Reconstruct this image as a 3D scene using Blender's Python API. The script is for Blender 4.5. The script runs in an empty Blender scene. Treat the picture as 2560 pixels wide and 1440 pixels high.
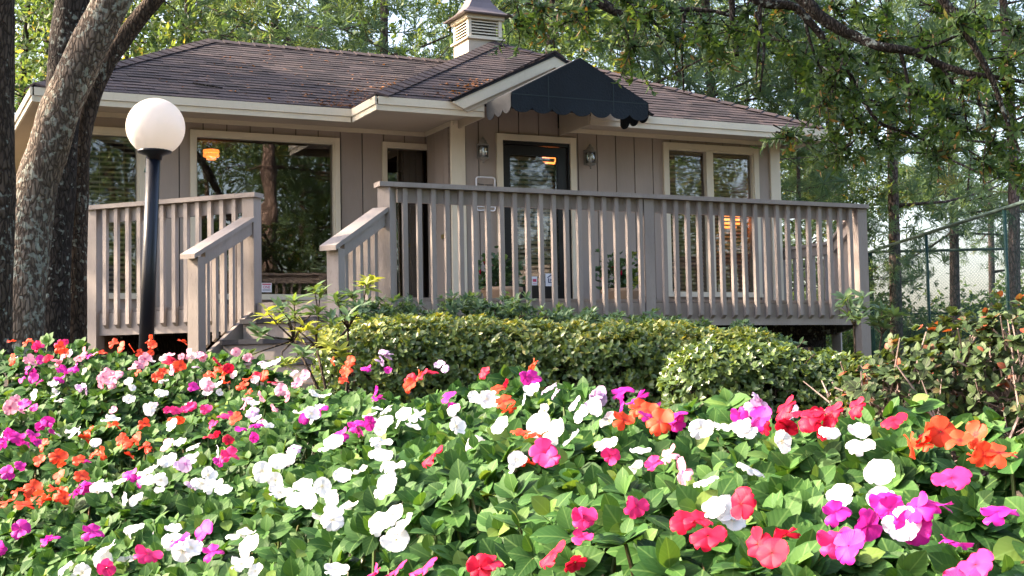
import bpy, math, random
import numpy as np
from mathutils import Vector, Matrix, Euler

scene = bpy.context.scene
COL = scene.collection
rng = np.random.default_rng(7)
random.seed(7)
EZ = 1.2            # height of the eye above the world's zero; everything below is measured from the eye

# ------------------------------------------------------------------ camera
PITCH, ROLL, FPX = 0.0612, -0.0187, 3374.17
cam_d = bpy.data.cameras.new("camera")
cam_d.sensor_fit = 'HORIZONTAL'; cam_d.sensor_width = 36.0
cam_d.lens = 36.0 * FPX / 2560.0
cam_d.clip_start = 0.05; cam_d.clip_end = 3000
cam = bpy.data.objects.new("camera", cam_d); COL.objects.link(cam)
_R = Vector((1, 0, 0)); _U = Vector((0, -math.sin(PITCH), math.cos(PITCH))); _F = Vector((0, math.cos(PITCH), math.sin(PITCH)))
_c, _s = math.cos(ROLL), math.sin(ROLL)
_r = _c * _R + _s * _U; _u = -_s * _R + _c * _U
_m = Matrix((( _r.x, _u.x, -_F.x, 0), (_r.y, _u.y, -_F.y, 0), (_r.z, _u.z, -_F.z, 0), (0, 0, 0, 1)))
cam.matrix_world = Matrix.Translation((0, 0, EZ)) @ _m
scene.camera = cam

# ------------------------------------------------------------------ sky, sun, exposure
SUN_DIR = Vector((-0.985, 0.08, 0)).normalized()
SUN_EL = math.radians(33)
world = bpy.data.worlds.new("World"); scene.world = world; world.use_nodes = True
wn = world.node_tree.nodes; wl = world.node_tree.links
bg = wn["Background"]; sky = wn.new("ShaderNodeTexSky")
sky.sky_type = 'NISHITA'; sky.sun_disc = False; sky.sun_elevation = SUN_EL
sky.sun_rotation = math.atan2(SUN_DIR.x, SUN_DIR.y)
sky.air_density = 1.0; sky.dust_density = 4.0; sky.ozone_density = 1.0
wl.new(sky.outputs[0], bg.inputs[0]); bg.inputs[1].default_value = 0.15
sun_d = bpy.data.lights.new("sun", 'SUN'); sun_d.energy = 3.6; sun_d.angle = math.radians(0.55); sun_d.color = (1.0, 0.87, 0.68)
sun = bpy.data.objects.new("sun", sun_d); COL.objects.link(sun)
_to = Vector((SUN_DIR.x * math.cos(SUN_EL), SUN_DIR.y * math.cos(SUN_EL), math.sin(SUN_EL)))
sun.rotation_euler = _to.to_track_quat('Z', 'Y').to_euler(); sun.location = _to * 40
vs = scene.view_settings
vs.view_transform = 'Standard'; vs.look = 'None'; vs.gamma = 1.0; vs.use_curve_mapping = False
vs.exposure = 2.35
vs.use_white_balance = True; vs.white_balance_temperature = 6800; vs.white_balance_tint = 16
cy = scene.cycles
cy.use_denoising = True
cy.max_bounces = 7; cy.diffuse_bounces = 3; cy.glossy_bounces = 3; cy.transmission_bounces = 5; cy.transparent_max_bounces = 10
cy.caustics_reflective = False; cy.caustics_refractive = False
cy.sample_clamp_indirect = 6.0

# ------------------------------------------------------------------ frames and pixel rays
AH = math.radians(25.51); AA = math.radians(-22.86)
BH = np.array([math.cos(AH), math.sin(AH)]); NH = np.array([-math.sin(AH), math.cos(AH)])
BA = np.array([math.cos(AA), math.sin(AA)]); NA = np.array([-math.sin(AA), math.cos(AA)])
def H(u, v, z): p = u * BH + v * NH; return (p[0], p[1], z)            # house frame
def A(s, w, z): p = s * BA + w * NA; return (p[0], p[1], z)            # stair frame
def Wd(x, y, z): return (x, y, z)
def ray(px, py):
    x = (px - 1280) / FPX; y = -(py - 720) / FPX
    x, y = _c * x - _s * y, _s * x + _c * y
    return np.array([x, math.cos(PITCH) - y * math.sin(PITCH), math.sin(PITCH) + y * math.cos(PITCH)])
def onD(px, py, D): d = ray(px, py); return d * D / d[1]               # point seen there at depth D

# ------------------------------------------------------------------ materials
MATS = {}
def nd(nt, t, **kw):
    n = nt.nodes.new(t)
    for k, v in kw.items(): setattr(n, k, v)
    return n
def base_mat(name):
    m = bpy.data.materials.new(name); m.use_nodes = True; MATS[name] = m
    return m, m.node_tree, m.node_tree.nodes["Principled BSDF"]
def painted(name, col, rough=0.6, var=0.12, scale=3.0, stretch=(1, 1, 0.25), bump=0.15, dirt=0.25, spec=0.3):
    m, nt, b = base_mat(name)
    tc = nd(nt, "ShaderNodeTexCoord"); mp = nd(nt, "ShaderNodeMapping"); mp.inputs["Scale"].default_value = stretch
    nt.links.new(tc.outputs["Object"], mp.inputs[0])
    n1 = nd(nt, "ShaderNodeTexNoise"); n1.inputs["Scale"].default_value = scale; n1.inputs["Detail"].default_value = 6
    n2 = nd(nt, "ShaderNodeTexNoise"); n2.inputs["Scale"].default_value = scale * 18; n2.inputs["Detail"].default_value = 4
    nt.links.new(mp.outputs[0], n1.inputs[0]); nt.links.new(mp.outputs[0], n2.inputs[0])
    oi = nd(nt, "ShaderNodeObjectInfo")
    r = nd(nt, "ShaderNodeMapRange"); r.inputs[1].default_value = 0.25; r.inputs[2].default_value = 0.75
    r.inputs[3].default_value = 1 - var; r.inputs[4].default_value = 1 + var
    nt.links.new(n1.outputs[0], r.inputs[0])
    r3 = nd(nt, "ShaderNodeMapRange"); r3.inputs[3].default_value = 1 - var * .45; r3.inputs[4].default_value = 1 + var * .45
    nt.links.new(oi.outputs["Random"], r3.inputs[0])
    mu = nd(nt, "ShaderNodeMath", operation='MULTIPLY'); nt.links.new(r.outputs[0], mu.inputs[0]); nt.links.new(r3.outputs[0], mu.inputs[1])
    r2 = nd(nt, "ShaderNodeMapRange"); r2.inputs[1].default_value = 0.55; r2.inputs[2].default_value = 0.8
    r2.inputs[3].default_value = 0; r2.inputs[4].default_value = dirt
    nt.links.new(n2.outputs[0], r2.inputs[0])
    mx = nd(nt, "ShaderNodeMix", data_type='RGBA', blend_type='MULTIPLY'); mx.inputs[0].default_value = 1
    mx.inputs[6].default_value = (*col, 1); nt.links.new(mu.outputs[0], mx.inputs[7])
    mx2 = nd(nt, "ShaderNodeMix", data_type='RGBA'); nt.links.new(r2.outputs[0], mx2.inputs[0])
    nt.links.new(mx.outputs[2], mx2.inputs[6]); mx2.inputs[7].default_value = (col[0] * .55, col[1] * .52, col[2] * .48, 1)
    nt.links.new(mx2.outputs[2], b.inputs["Base Color"])
    b.inputs["Roughness"].default_value = rough; b.inputs["Specular IOR Level"].default_value = spec
    if bump:
        bp = nd(nt, "ShaderNodeBump"); bp.inputs["Strength"].default_value = bump; bp.inputs["Distance"].default_value = 0.01
        nt.links.new(n2.outputs[0], bp.inputs["Height"]); nt.links.new(bp.outputs[0], b.inputs["Normal"])
    return m
def foliage(name, stops, trans=0.35, rough=0.45, spec=0.35, veins=False, mid=None):
    """leaf colour follows a per-leaf 'tone' (0..1), half of the light goes through the blade"""
    m, nt, b = base_mat(name)
    at = nd(nt, "ShaderNodeAttribute", attribute_name="tone")
    cr = nd(nt, "ShaderNodeValToRGB"); e = cr.color_ramp.elements
    e[0].position = stops[0][0]; e[0].color = (*stops[0][1], 1); e[1].position = stops[-1][0]; e[1].color = (*stops[-1][1], 1)
    for p, c in stops[1:-1]:
        x = e.new(p); x.color = (*c, 1)
    nt.links.new(at.outputs["Fac"], cr.inputs[0])
    src = cr.outputs[0]
    if veins:
        uv = nd(nt, "ShaderNodeUVMap"); sp = nd(nt, "ShaderNodeSeparateXYZ"); nt.links.new(uv.outputs[0], sp.inputs[0])
        ab = nd(nt, "ShaderNodeMath", operation='ABSOLUTE'); nt.links.new(sp.outputs[1], ab.inputs[0])
        # side veins: waves along the blade that run forward with the distance from the midrib
        ma = nd(nt, "ShaderNodeMath", operation='MULTIPLY_ADD'); nt.links.new(ab.outputs[0], ma.inputs[0]); ma.inputs[1].default_value = -0.45
        nt.links.new(sp.outputs[0], ma.inputs[2])
        sn = nd(nt, "ShaderNodeMath", operation='MULTIPLY'); nt.links.new(ma.outputs[0], sn.inputs[0]); sn.inputs[1].default_value = 34
        si = nd(nt, "ShaderNodeMath", operation='SINE'); nt.links.new(sn.outputs[0], si.inputs[0])
        vr = nd(nt, "ShaderNodeMapRange"); vr.inputs[1].default_value = .6; vr.inputs[2].default_value = 1.0; vr.inputs[4].default_value = .06
        nt.links.new(si.outputs[0], vr.inputs[0])
        mr = nd(nt, "ShaderNodeMapRange"); mr.inputs[1].default_value = 0.02; mr.inputs[2].default_value = 0.09; mr.inputs[3].default_value = .38; mr.inputs[4].default_value = 0
        nt.links.new(ab.outputs[0], mr.inputs[0])
        mxv = nd(nt, "ShaderNodeMath", operation='MAXIMUM'); nt.links.new(vr.outputs[0], mxv.inputs[0]); nt.links.new(mr.outputs[0], mxv.inputs[1])
        mv = nd(nt, "ShaderNodeMix", data_type='RGBA'); nt.links.new(mxv.outputs[0], mv.inputs[0]); nt.links.new(src, mv.inputs[6])
        mv.inputs[7].default_value = (*(mid or (.2, .34, .1)), 1); src = mv.outputs[2]
        bp = nd(nt, "ShaderNodeBump"); bp.inputs["Strength"].default_value = .05; bp.inputs["Distance"].default_value = .003; bp.invert = True
        nt.links.new(si.outputs[0], bp.inputs["Height"]); nt.links.new(bp.outputs[0], b.inputs["Normal"])
    nt.links.new(src, b.inputs["Base Color"])
    b.inputs["Roughness"].default_value = rough; b.inputs["Specular IOR Level"].default_value = spec
    tr = nd(nt, "ShaderNodeBsdfTranslucent")
    hs = nd(nt, "ShaderNodeMix", data_type='RGBA', blend_type='MULTIPLY'); hs.inputs[0].default_value = 1
    nt.links.new(src, hs.inputs[6]); hs.inputs[7].default_value = (1.5, 1.35, .5, 1); nt.links.new(hs.outputs[2], tr.inputs[0])
    ms = nd(nt, "ShaderNodeMixShader"); ms.inputs[0].default_value = trans
    nt.links.new(b.outputs[0], ms.inputs[1]); nt.links.new(tr.outputs[0], ms.inputs[2])
    nt.links.new(ms.outputs[0], nt.nodes["Material Output"].inputs[0])
    return m
def petal(name, col, eye, trans=.3):
    m, nt, b = base_mat(name)
    uv = nd(nt, "ShaderNodeUVMap"); sp = nd(nt, "ShaderNodeSeparateXYZ"); nt.links.new(uv.outputs[0], sp.inputs[0])
    mr = nd(nt, "ShaderNodeMapRange"); mr.inputs[1].default_value = .1; mr.inputs[2].default_value = .3; mr.inputs[3].default_value = 1; mr.inputs[4].default_value = 0
    nt.links.new(sp.outputs[0], mr.inputs[0])
    wv = nd(nt, "ShaderNodeMath", operation='MULTIPLY'); wv.inputs[1].default_value = 38; nt.links.new(sp.outputs[1], wv.inputs[0])
    si = nd(nt, "ShaderNodeMath", operation='SINE'); nt.links.new(wv.outputs[0], si.inputs[0])
    vr = nd(nt, "ShaderNodeMapRange"); vr.inputs[1].default_value = -1; vr.inputs[2].default_value = 1; vr.inputs[3].default_value = .94; vr.inputs[4].default_value = 1
    nt.links.new(si.outputs[0], vr.inputs[0])
    mm = nd(nt, "ShaderNodeMix", data_type='RGBA', blend_type='MULTIPLY'); mm.inputs[0].default_value = 1; mm.inputs[6].default_value = (*col, 1)
    nt.links.new(vr.outputs[0], mm.inputs[7])
    mx = nd(nt, "ShaderNodeMix", data_type='RGBA'); nt.links.new(mr.outputs[0], mx.inputs[0]); nt.links.new(mm.outputs[2], mx.inputs[6]); mx.inputs[7].default_value = (*eye, 1)
    nt.links.new(mx.outputs[2], b.inputs["Base Color"]); b.inputs["Roughness"].default_value = .5; b.inputs["Specular IOR Level"].default_value = .2
    bp = nd(nt, "ShaderNodeBump"); bp.inputs["Strength"].default_value = .12; bp.inputs["Distance"].default_value = .002
    nt.links.new(si.outputs[0], bp.inputs["Height"]); nt.links.new(bp.outputs[0], b.inputs["Normal"])
    tr = nd(nt, "ShaderNodeBsdfTranslucent"); nt.links.new(mx.outputs[2], tr.inputs[0])
    ms = nd(nt, "ShaderNodeMixShader"); ms.inputs[0].default_value = trans
    nt.links.new(b.outputs[0], ms.inputs[1]); nt.links.new(tr.outputs[0], ms.inputs[2]); nt.links.new(ms.outputs[0], nt.nodes["Material Output"].inputs[0])
    return m
def bark(name, c1, c2, lichen, lim=0.6, scale=6.0):
    m, nt, b = base_mat(name)
    tc = nd(nt, "ShaderNodeTexCoord"); mp = nd(nt, "ShaderNodeMapping"); mp.inputs["Scale"].default_value = (1, 1, .32)
    nt.links.new(tc.outputs["Object"], mp.inputs[0])
    v = nd(nt, "ShaderNodeTexVoronoi", feature='DISTANCE_TO_EDGE'); v.inputs["Scale"].default_value = scale * 7
    n = nd(nt, "ShaderNodeTexNoise"); n.inputs["Scale"].default_value = scale * 3; n.inputs["Detail"].default_value = 8
    w = nd(nt, "ShaderNodeMix", data_type='VECTOR'); w.inputs[0].default_value = .06
    nt.links.new(mp.outputs[0], n.inputs[0]); nt.links.new(mp.outputs[0], w.inputs[4]); nt.links.new(n.outputs[1], w.inputs[5]); nt.links.new(w.outputs[1], v.inputs[0])
    r = nd(nt, "ShaderNodeMapRange"); r.inputs[1].default_value = 0; r.inputs[2].default_value = .22
    nt.links.new(v.outputs[0], r.inputs[0])
    mx = nd(nt, "ShaderNodeMix", data_type='RGBA'); mx.inputs[6].default_value = (*c1, 1); mx.inputs[7].default_value = (*c2, 1)
    ad = nd(nt, "ShaderNodeMath", operation='MULTIPLY'); nt.links.new(r.outputs[0], ad.inputs[0]); nt.links.new(n.outputs[0], ad.inputs[1]); 
    ad2 = nd(nt, "ShaderNodeMath", operation='MULTIPLY'); nt.links.new(ad.outputs[0], ad2.inputs[0]); ad2.inputs[1].default_value = 1.7
    nt.links.new(ad2.outputs[0], mx.inputs[0])
    l1 = nd(nt, "ShaderNodeTexNoise"); l1.inputs["Scale"].default_value = 3.5; l1.inputs["Detail"].default_value = 2
    l2 = nd(nt, "ShaderNodeTexNoise"); l2.inputs["Scale"].default_value = 26; l2.inputs["Detail"].default_value = 6
    nt.links.new(tc.outputs["Object"], l1.inputs[0]); nt.links.new(tc.outputs["Object"], l2.inputs[0])
    la = nd(nt, "ShaderNodeMath", operation='MULTIPLY_ADD'); nt.links.new(l1.outputs[0], la.inputs[0]); la.inputs[1].default_value = .55; nt.links.new(l2.outputs[0], la.inputs[2])
    lr = nd(nt, "ShaderNodeMapRange"); lr.inputs[1].default_value = lim + .2; lr.inputs[2].default_value = lim + .27; nt.links.new(la.outputs[0], lr.inputs[0]); lr.inputs[4].default_value = .85
    mx2 = nd(nt, "ShaderNodeMix", data_type='RGBA'); nt.links.new(lr.outputs[0], mx2.inputs[0]); nt.links.new(mx.outputs[2], mx2.inputs[6]); mx2.inputs[7].default_value = (*lichen, 1)
    nt.links.new(mx2.outputs[2], b.inputs["Base Color"]); b.inputs["Roughness"].default_value = .9; b.inputs["Specular IOR Level"].default_value = .15
    bp = nd(nt, "ShaderNodeBump"); bp.inputs["Strength"].default_value = .9; bp.inputs["Distance"].default_value = .02
    nt.links.new(ad.outputs[0], bp.inputs["Height"]); nt.links.new(bp.outputs[0], b.inputs["Normal"])
    return m
def simple(name, col, rough=.5, metal=0.0, spec=.5, emit=None, es=0):
    m, nt, b = base_mat(name)
    b.inputs["Base Color"].default_value = (*col, 1); b.inputs["Roughness"].default_value = rough; b.inputs["Metallic"].default_value = metal
    b.inputs["Specular IOR Level"].default_value = spec
    if emit: b.inputs["Emission Color"].default_value = (*emit, 1); b.inputs["Emission Strength"].default_value = es
    return m

painted("siding", (.335, .280, .242), .7, .12, 2.0, dirt=.12)
painted("deck_paint", (.318, .274, .246), .6, .17, 5.0, dirt=.4, bump=.25)
painted("cream", (.66, .59, .46), .5, .06, 2.5, dirt=.15, bump=.08)
painted("soffit_paint", (.50, .43, .33), .7, .08, 1.5, dirt=.15, bump=.08)
painted("tread", (.035, .037, .048), .6, .2, 6, dirt=.3)
painted("interior", (.10, .085, .07), .8, .1, 1.0, bump=0)
painted("canvas", (.007, .012, .017), .75, .35, 2.5, stretch=(1, 1, 1), dirt=.5, bump=.6, spec=.25)
painted("canvas_seam", (.02, .032, .036), .8, .1, 2.5, bump=0)
painted("canvas_faded", (.045, .048, .05), .8, .12, 4, stretch=(1, 1, 1), dirt=.3, bump=.2)
painted("terracotta", (.34, .23, .15), .75, .15, 6, stretch=(1, 1, 1), dirt=.3)
painted("door_black", (.012, .012, .013), .35, .1, 4, dirt=.1, bump=.05)
painted("blind", (.50, .42, .29), .55, .08, 2, bump=0, dirt=.05)
painted("post_navy", (.008, .010, .018), .36, .25, 5, dirt=.3, bump=.08, spec=.45)
painted("pewter", (.20, .19, .17), .4, .15, 10, dirt=.4, bump=.1)
painted("fence_green", (.012, .05, .042), .5, .15, 4, dirt=.2)
painted("fence_pipe", (.10, .15, .13), .45, .2, 6, dirt=.4)
simple("brass", (.6, .42, .16), .3, 1.0)
simple("white_card", (.78, .78, .82), .5)
simple("red_print", (.55, .05, .12), .5)
simple("blue_print", (.02, .03, .10), .5)
simple("black_print", (.03, .03, .03), .6)
simple("dark_void", (.01, .01, .01), .9)
simple("bulb_glow", (.9, .5, .2), .5, emit=(1.0, .25, .05), es=.9)
bark("bark_light", (.055, .043, .034), (.215, .172, .135), (.30, .32, .27), .62)
bark("bark_dark", (.012, .010, .009), (.055, .045, .038), (.24, .27, .24), .68)
bark("bark_mid", (.022, .016, .012), (.095, .070, .053), (.24, .26, .22), .68)
bark("bark_pine", (.05, .036, .032), (.17, .125, .11), (.2, .2, .18), .75, 3)
bark("bark_twig", (.03, .022, .017), (.10, .075, .055), (.25, .25, .2), .75, 8)
def shingle_mat():
    m, nt, b = base_mat("shingle")
    at = nd(nt, "ShaderNodeAttribute", attribute_name="tone"); cr = nd(nt, "ShaderNodeValToRGB")
    e = cr.color_ramp.elements
    e[0].color = (.022, .017, .019, 1); e[1].color = (.058, .042, .041, 1)
    x = e.new(.5); x.color = (.036, .027, .029, 1)
    nt.links.new(at.outputs["Fac"], cr.inputs[0])
    tc = nd(nt, "ShaderNodeTexCoord"); n = nd(nt, "ShaderNodeTexNoise"); n.inputs["Scale"].default_value = 120; n.inputs["Detail"].default_value = 3
    n2 = nd(nt, "ShaderNodeTexNoise"); n2.inputs["Scale"].default_value = 1.6; n2.inputs["Detail"].default_value = 5
    g = nd(nt, "ShaderNodeNewGeometry"); nt.links.new(g.outputs["Position"], n.inputs[0]); nt.links.new(g.outputs["Position"], n2.inputs[0])
    r = nd(nt, "ShaderNodeMapRange"); r.inputs[1].default_value = .3; r.inputs[2].default_value = .7; r.inputs[3].default_value = .6; r.inputs[4].default_value = 1.4
    nt.links.new(n.outputs[0], r.inputs[0])
    r2 = nd(nt, "ShaderNodeMapRange"); r2.inputs[1].default_value = .3; r2.inputs[2].default_value = .7; r2.inputs[3].default_value = .75; r2.inputs[4].default_value = 1.3
    nt.links.new(n2.outputs[0], r2.inputs[0])
    mu = nd(nt, "ShaderNodeMath", operation='MULTIPLY'); nt.links.new(r.outputs[0], mu.inputs[0]); nt.links.new(r2.outputs[0], mu.inputs[1])
    mx = nd(nt, "ShaderNodeMix", data_type='RGBA', blend_type='MULTIPLY'); mx.inputs[0].default_value = 1
    nt.links.new(cr.outputs[0], mx.inputs[6]); nt.links.new(mu.outputs[0], mx.inputs[7]); nt.links.new(mx.outputs[2], b.inputs["Base Color"])
    b.inputs["Roughness"].default_value = .85; b.inputs["Specular IOR Level"].default_value = .3
    bp = nd(nt, "ShaderNodeBump"); bp.inputs["Strength"].default_value = .5; bp.inputs["Distance"].default_value = .004
    nt.links.new(n.outputs[0], bp.inputs["Height"]); nt.links.new(bp.outputs[0], b.inputs["Normal"])
shingle_mat()
def glass_mat(name, f0, tint):
    m, nt, b = base_mat(name)
    nt.nodes.remove(b)
    fr = nd(nt, "ShaderNodeFresnel"); fr.inputs[0].default_value = 1.5
    mr = nd(nt, "ShaderNodeMapRange"); mr.inputs[1].default_value = .04; mr.inputs[2].default_value = 1; mr.inputs[3].default_value = f0; mr.inputs[4].default_value = 1
    nt.links.new(fr.outputs[0], mr.inputs[0])
    tr = nd(nt, "ShaderNodeBsdfTransparent"); tr.inputs[0].default_value = (*tint, 1)
    gl = nd(nt, "ShaderNodeBsdfGlossy"); gl.inputs["Roughness"].default_value = 0.012
    tc = nd(nt, "ShaderNodeTexCoord"); n = nd(nt, "ShaderNodeTexNoise"); n.inputs["Scale"].default_value = 1.3; nt.links.new(tc.outputs["Object"], n.inputs[0])
    bp = nd(nt, "ShaderNodeBump"); bp.inputs["Strength"].default_value = .10; bp.inputs["Distance"].default_value = .02
    nt.links.new(n.outputs[0], bp.inputs["Height"]); nt.links.new(bp.outputs[0], gl.inputs["Normal"])
    ms = nd(nt, "ShaderNodeMixShader"); nt.links.new(mr.outputs[0], ms.inputs[0]); nt.links.new(tr.outputs[0], ms.inputs[1]); nt.links.new(gl.outputs[0], ms.inputs[2])
    nt.links.new(ms.outputs[0], nt.nodes["Material Output"].inputs[0])
glass_mat("window_glass", .13, (.7, .68, .62))
glass_mat("pane_clear", .075, (.9, .9, .88))
glass_mat("lantern_glass", .18, (.8, .85, .82))
def globe_mat():
    m, nt, b = base_mat("globe_acrylic")
    b.inputs["Base Color"].default_value = (.90, .86, .83, 1); b.inputs["Roughness"].default_value = .35
    trn = nd(nt, "ShaderNodeBsdfTranslucent"); trn.inputs[0].default_value = (.92, .88, .85, 1); mxs = nd(nt, "ShaderNodeMixShader"); mxs.inputs[0].default_value = .42
    nt.links.new(b.outputs[0], mxs.inputs[1]); nt.links.new(trn.outputs[0], mxs.inputs[2]); nt.links.new(mxs.outputs[0], nt.nodes["Material Output"].inputs[0])
    b.inputs["Subsurface Weight"].default_value = .25; b.inputs["Subsurface Radius"].default_value = (.08, .07, .06)
    tc = nd(nt, "ShaderNodeTexCoord"); n = nd(nt, "ShaderNodeTexNoise"); n.inputs["Scale"].default_value = 160; nt.links.new(tc.outputs["Object"], n.inputs[0])
    bp = nd(nt, "ShaderNodeBump"); bp.inputs["Strength"].default_value = .25; bp.inputs["Distance"].default_value = .003
    nt.links.new(n.outputs[0], bp.inputs["Height"]); nt.links.new(bp.outputs[0], b.inputs["Normal"])
globe_mat()
def ground_mat():
    m, nt, b = base_mat("mulch")
    tc = nd(nt, "ShaderNodeTexCoord"); n = nd(nt, "ShaderNodeTexNoise"); n.inputs["Scale"].default_value = .35; n.inputs["Detail"].default_value = 6
    n2 = nd(nt, "ShaderNodeTexNoise"); n2.inputs["Scale"].default_value = 30; n2.inputs["Detail"].default_value = 8
    nt.links.new(tc.outputs["Object"], n.inputs[0]); nt.links.new(tc.outputs["Object"], n2.inputs[0])
    cr = nd(nt, "ShaderNodeValToRGB"); e = cr.color_ramp.elements; e[0].position = .3; e[0].color = (.02, .013, .009, 1); e[1].position = .75; e[1].color = (.13, .075, .045, 1)
    nt.links.new(n2.outputs[0], cr.inputs[0])
    cg = nd(nt, "ShaderNodeValToRGB"); e = cg.color_ramp.elements; e[0].position = .3; e[0].color = (.02, .035, .012, 1); e[1].position = .75; e[1].color = (.07, .11, .03, 1)
    nt.links.new(n2.outputs[0], cg.inputs[0])
    r = nd(nt, "ShaderNodeMapRange"); r.inputs[1].default_value = .45; r.inputs[2].default_value = .62; nt.links.new(n.outputs[0], r.inputs[0])
    mx = nd(nt, "ShaderNodeMix", data_type='RGBA'); nt.links.new(r.outputs[0], mx.inputs[0]); nt.links.new(cr.outputs[0], mx.inputs[6]); nt.links.new(cg.outputs[0], mx.inputs[7])
    nt.links.new(mx.outputs[2], b.inputs["Base Color"]); b.inputs["Roughness"].default_value = .95
    bp = nd(nt, "ShaderNodeBump"); bp.inputs["Strength"].default_value = .8; bp.inputs["Distance"].default_value = .03
    nt.links.new(n2.outputs[0], bp.inputs["Height"]); nt.links.new(bp.outputs[0], b.inputs["Normal"])
ground_mat()
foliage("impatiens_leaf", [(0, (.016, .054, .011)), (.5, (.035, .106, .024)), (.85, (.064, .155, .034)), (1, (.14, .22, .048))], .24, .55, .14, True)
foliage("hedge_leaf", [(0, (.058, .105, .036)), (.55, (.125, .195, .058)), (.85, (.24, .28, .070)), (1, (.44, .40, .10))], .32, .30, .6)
foliage("azalea_leaf", [(0, (.050, .100, .050)), (.5, (.09, .165, .082)), (.85, (.16, .25, .08)), (1, (.36, .41, .09))], .34, .45, .35)
foliage("shrub_leaf", [(0, (.034, .042, .022)), (.5, (.046, .082, .032)), (.82, (.075, .115, .042)), (.90, (.17, .085, .05)), (1, (.38, .06, .035))], .26, .5, .2, True)
foliage("oak_leaf", [(0, (.036, .082, .034)), (.5, (.070, .140, .050)), (.985, (.11, .17, .05)), (.992, (.24, .21, .06)), (1, (.30, .18, .07))], .45, .42, .35)
foliage("wood_leaf", [(0, (.044, .092, .046)), (.5, (.086, .155, .070)), (.93, (.15, .21, .075)), (1, (.30, .27, .085))], .5, .5, .25)
foliage("pine_needle", [(0, (.068, .130, .095)), (.5, (.125, .21, .145)), (.92, (.18, .26, .13)), (1, (.28, .28, .11))], .5, .5, .25)
foliage("litter_leaf", [(0, (.10, .04, .02)), (.5, (.26, .11, .04)), (1, (.40, .24, .10))], .2, .6, .2)
foliage("green_stem", [(0, (.05, .10, .03)), (.6, (.11, .17, .05)), (1, (.16, .08, .05))], .25, .4, .4)
petal("petal_white", (.84, .84, .86), (.72, .66, .5))
petal("petal_scarlet", (.80, .075, .028), (.45, .02, .02))
petal("petal_magenta", (.60, .025, .34), (.40, .01, .20))
petal("petal_pink", (.80, .36, .47), (.62, .06, .2))
petal("petal_lilac", (.62, .44, .66), (.45, .1, .4))
petal("petal_crimson", (.62, .012, .05), (.3, .0, .02))
petal("petal_rose", (.78, .035, .20), (.5, .01, .1))

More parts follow.
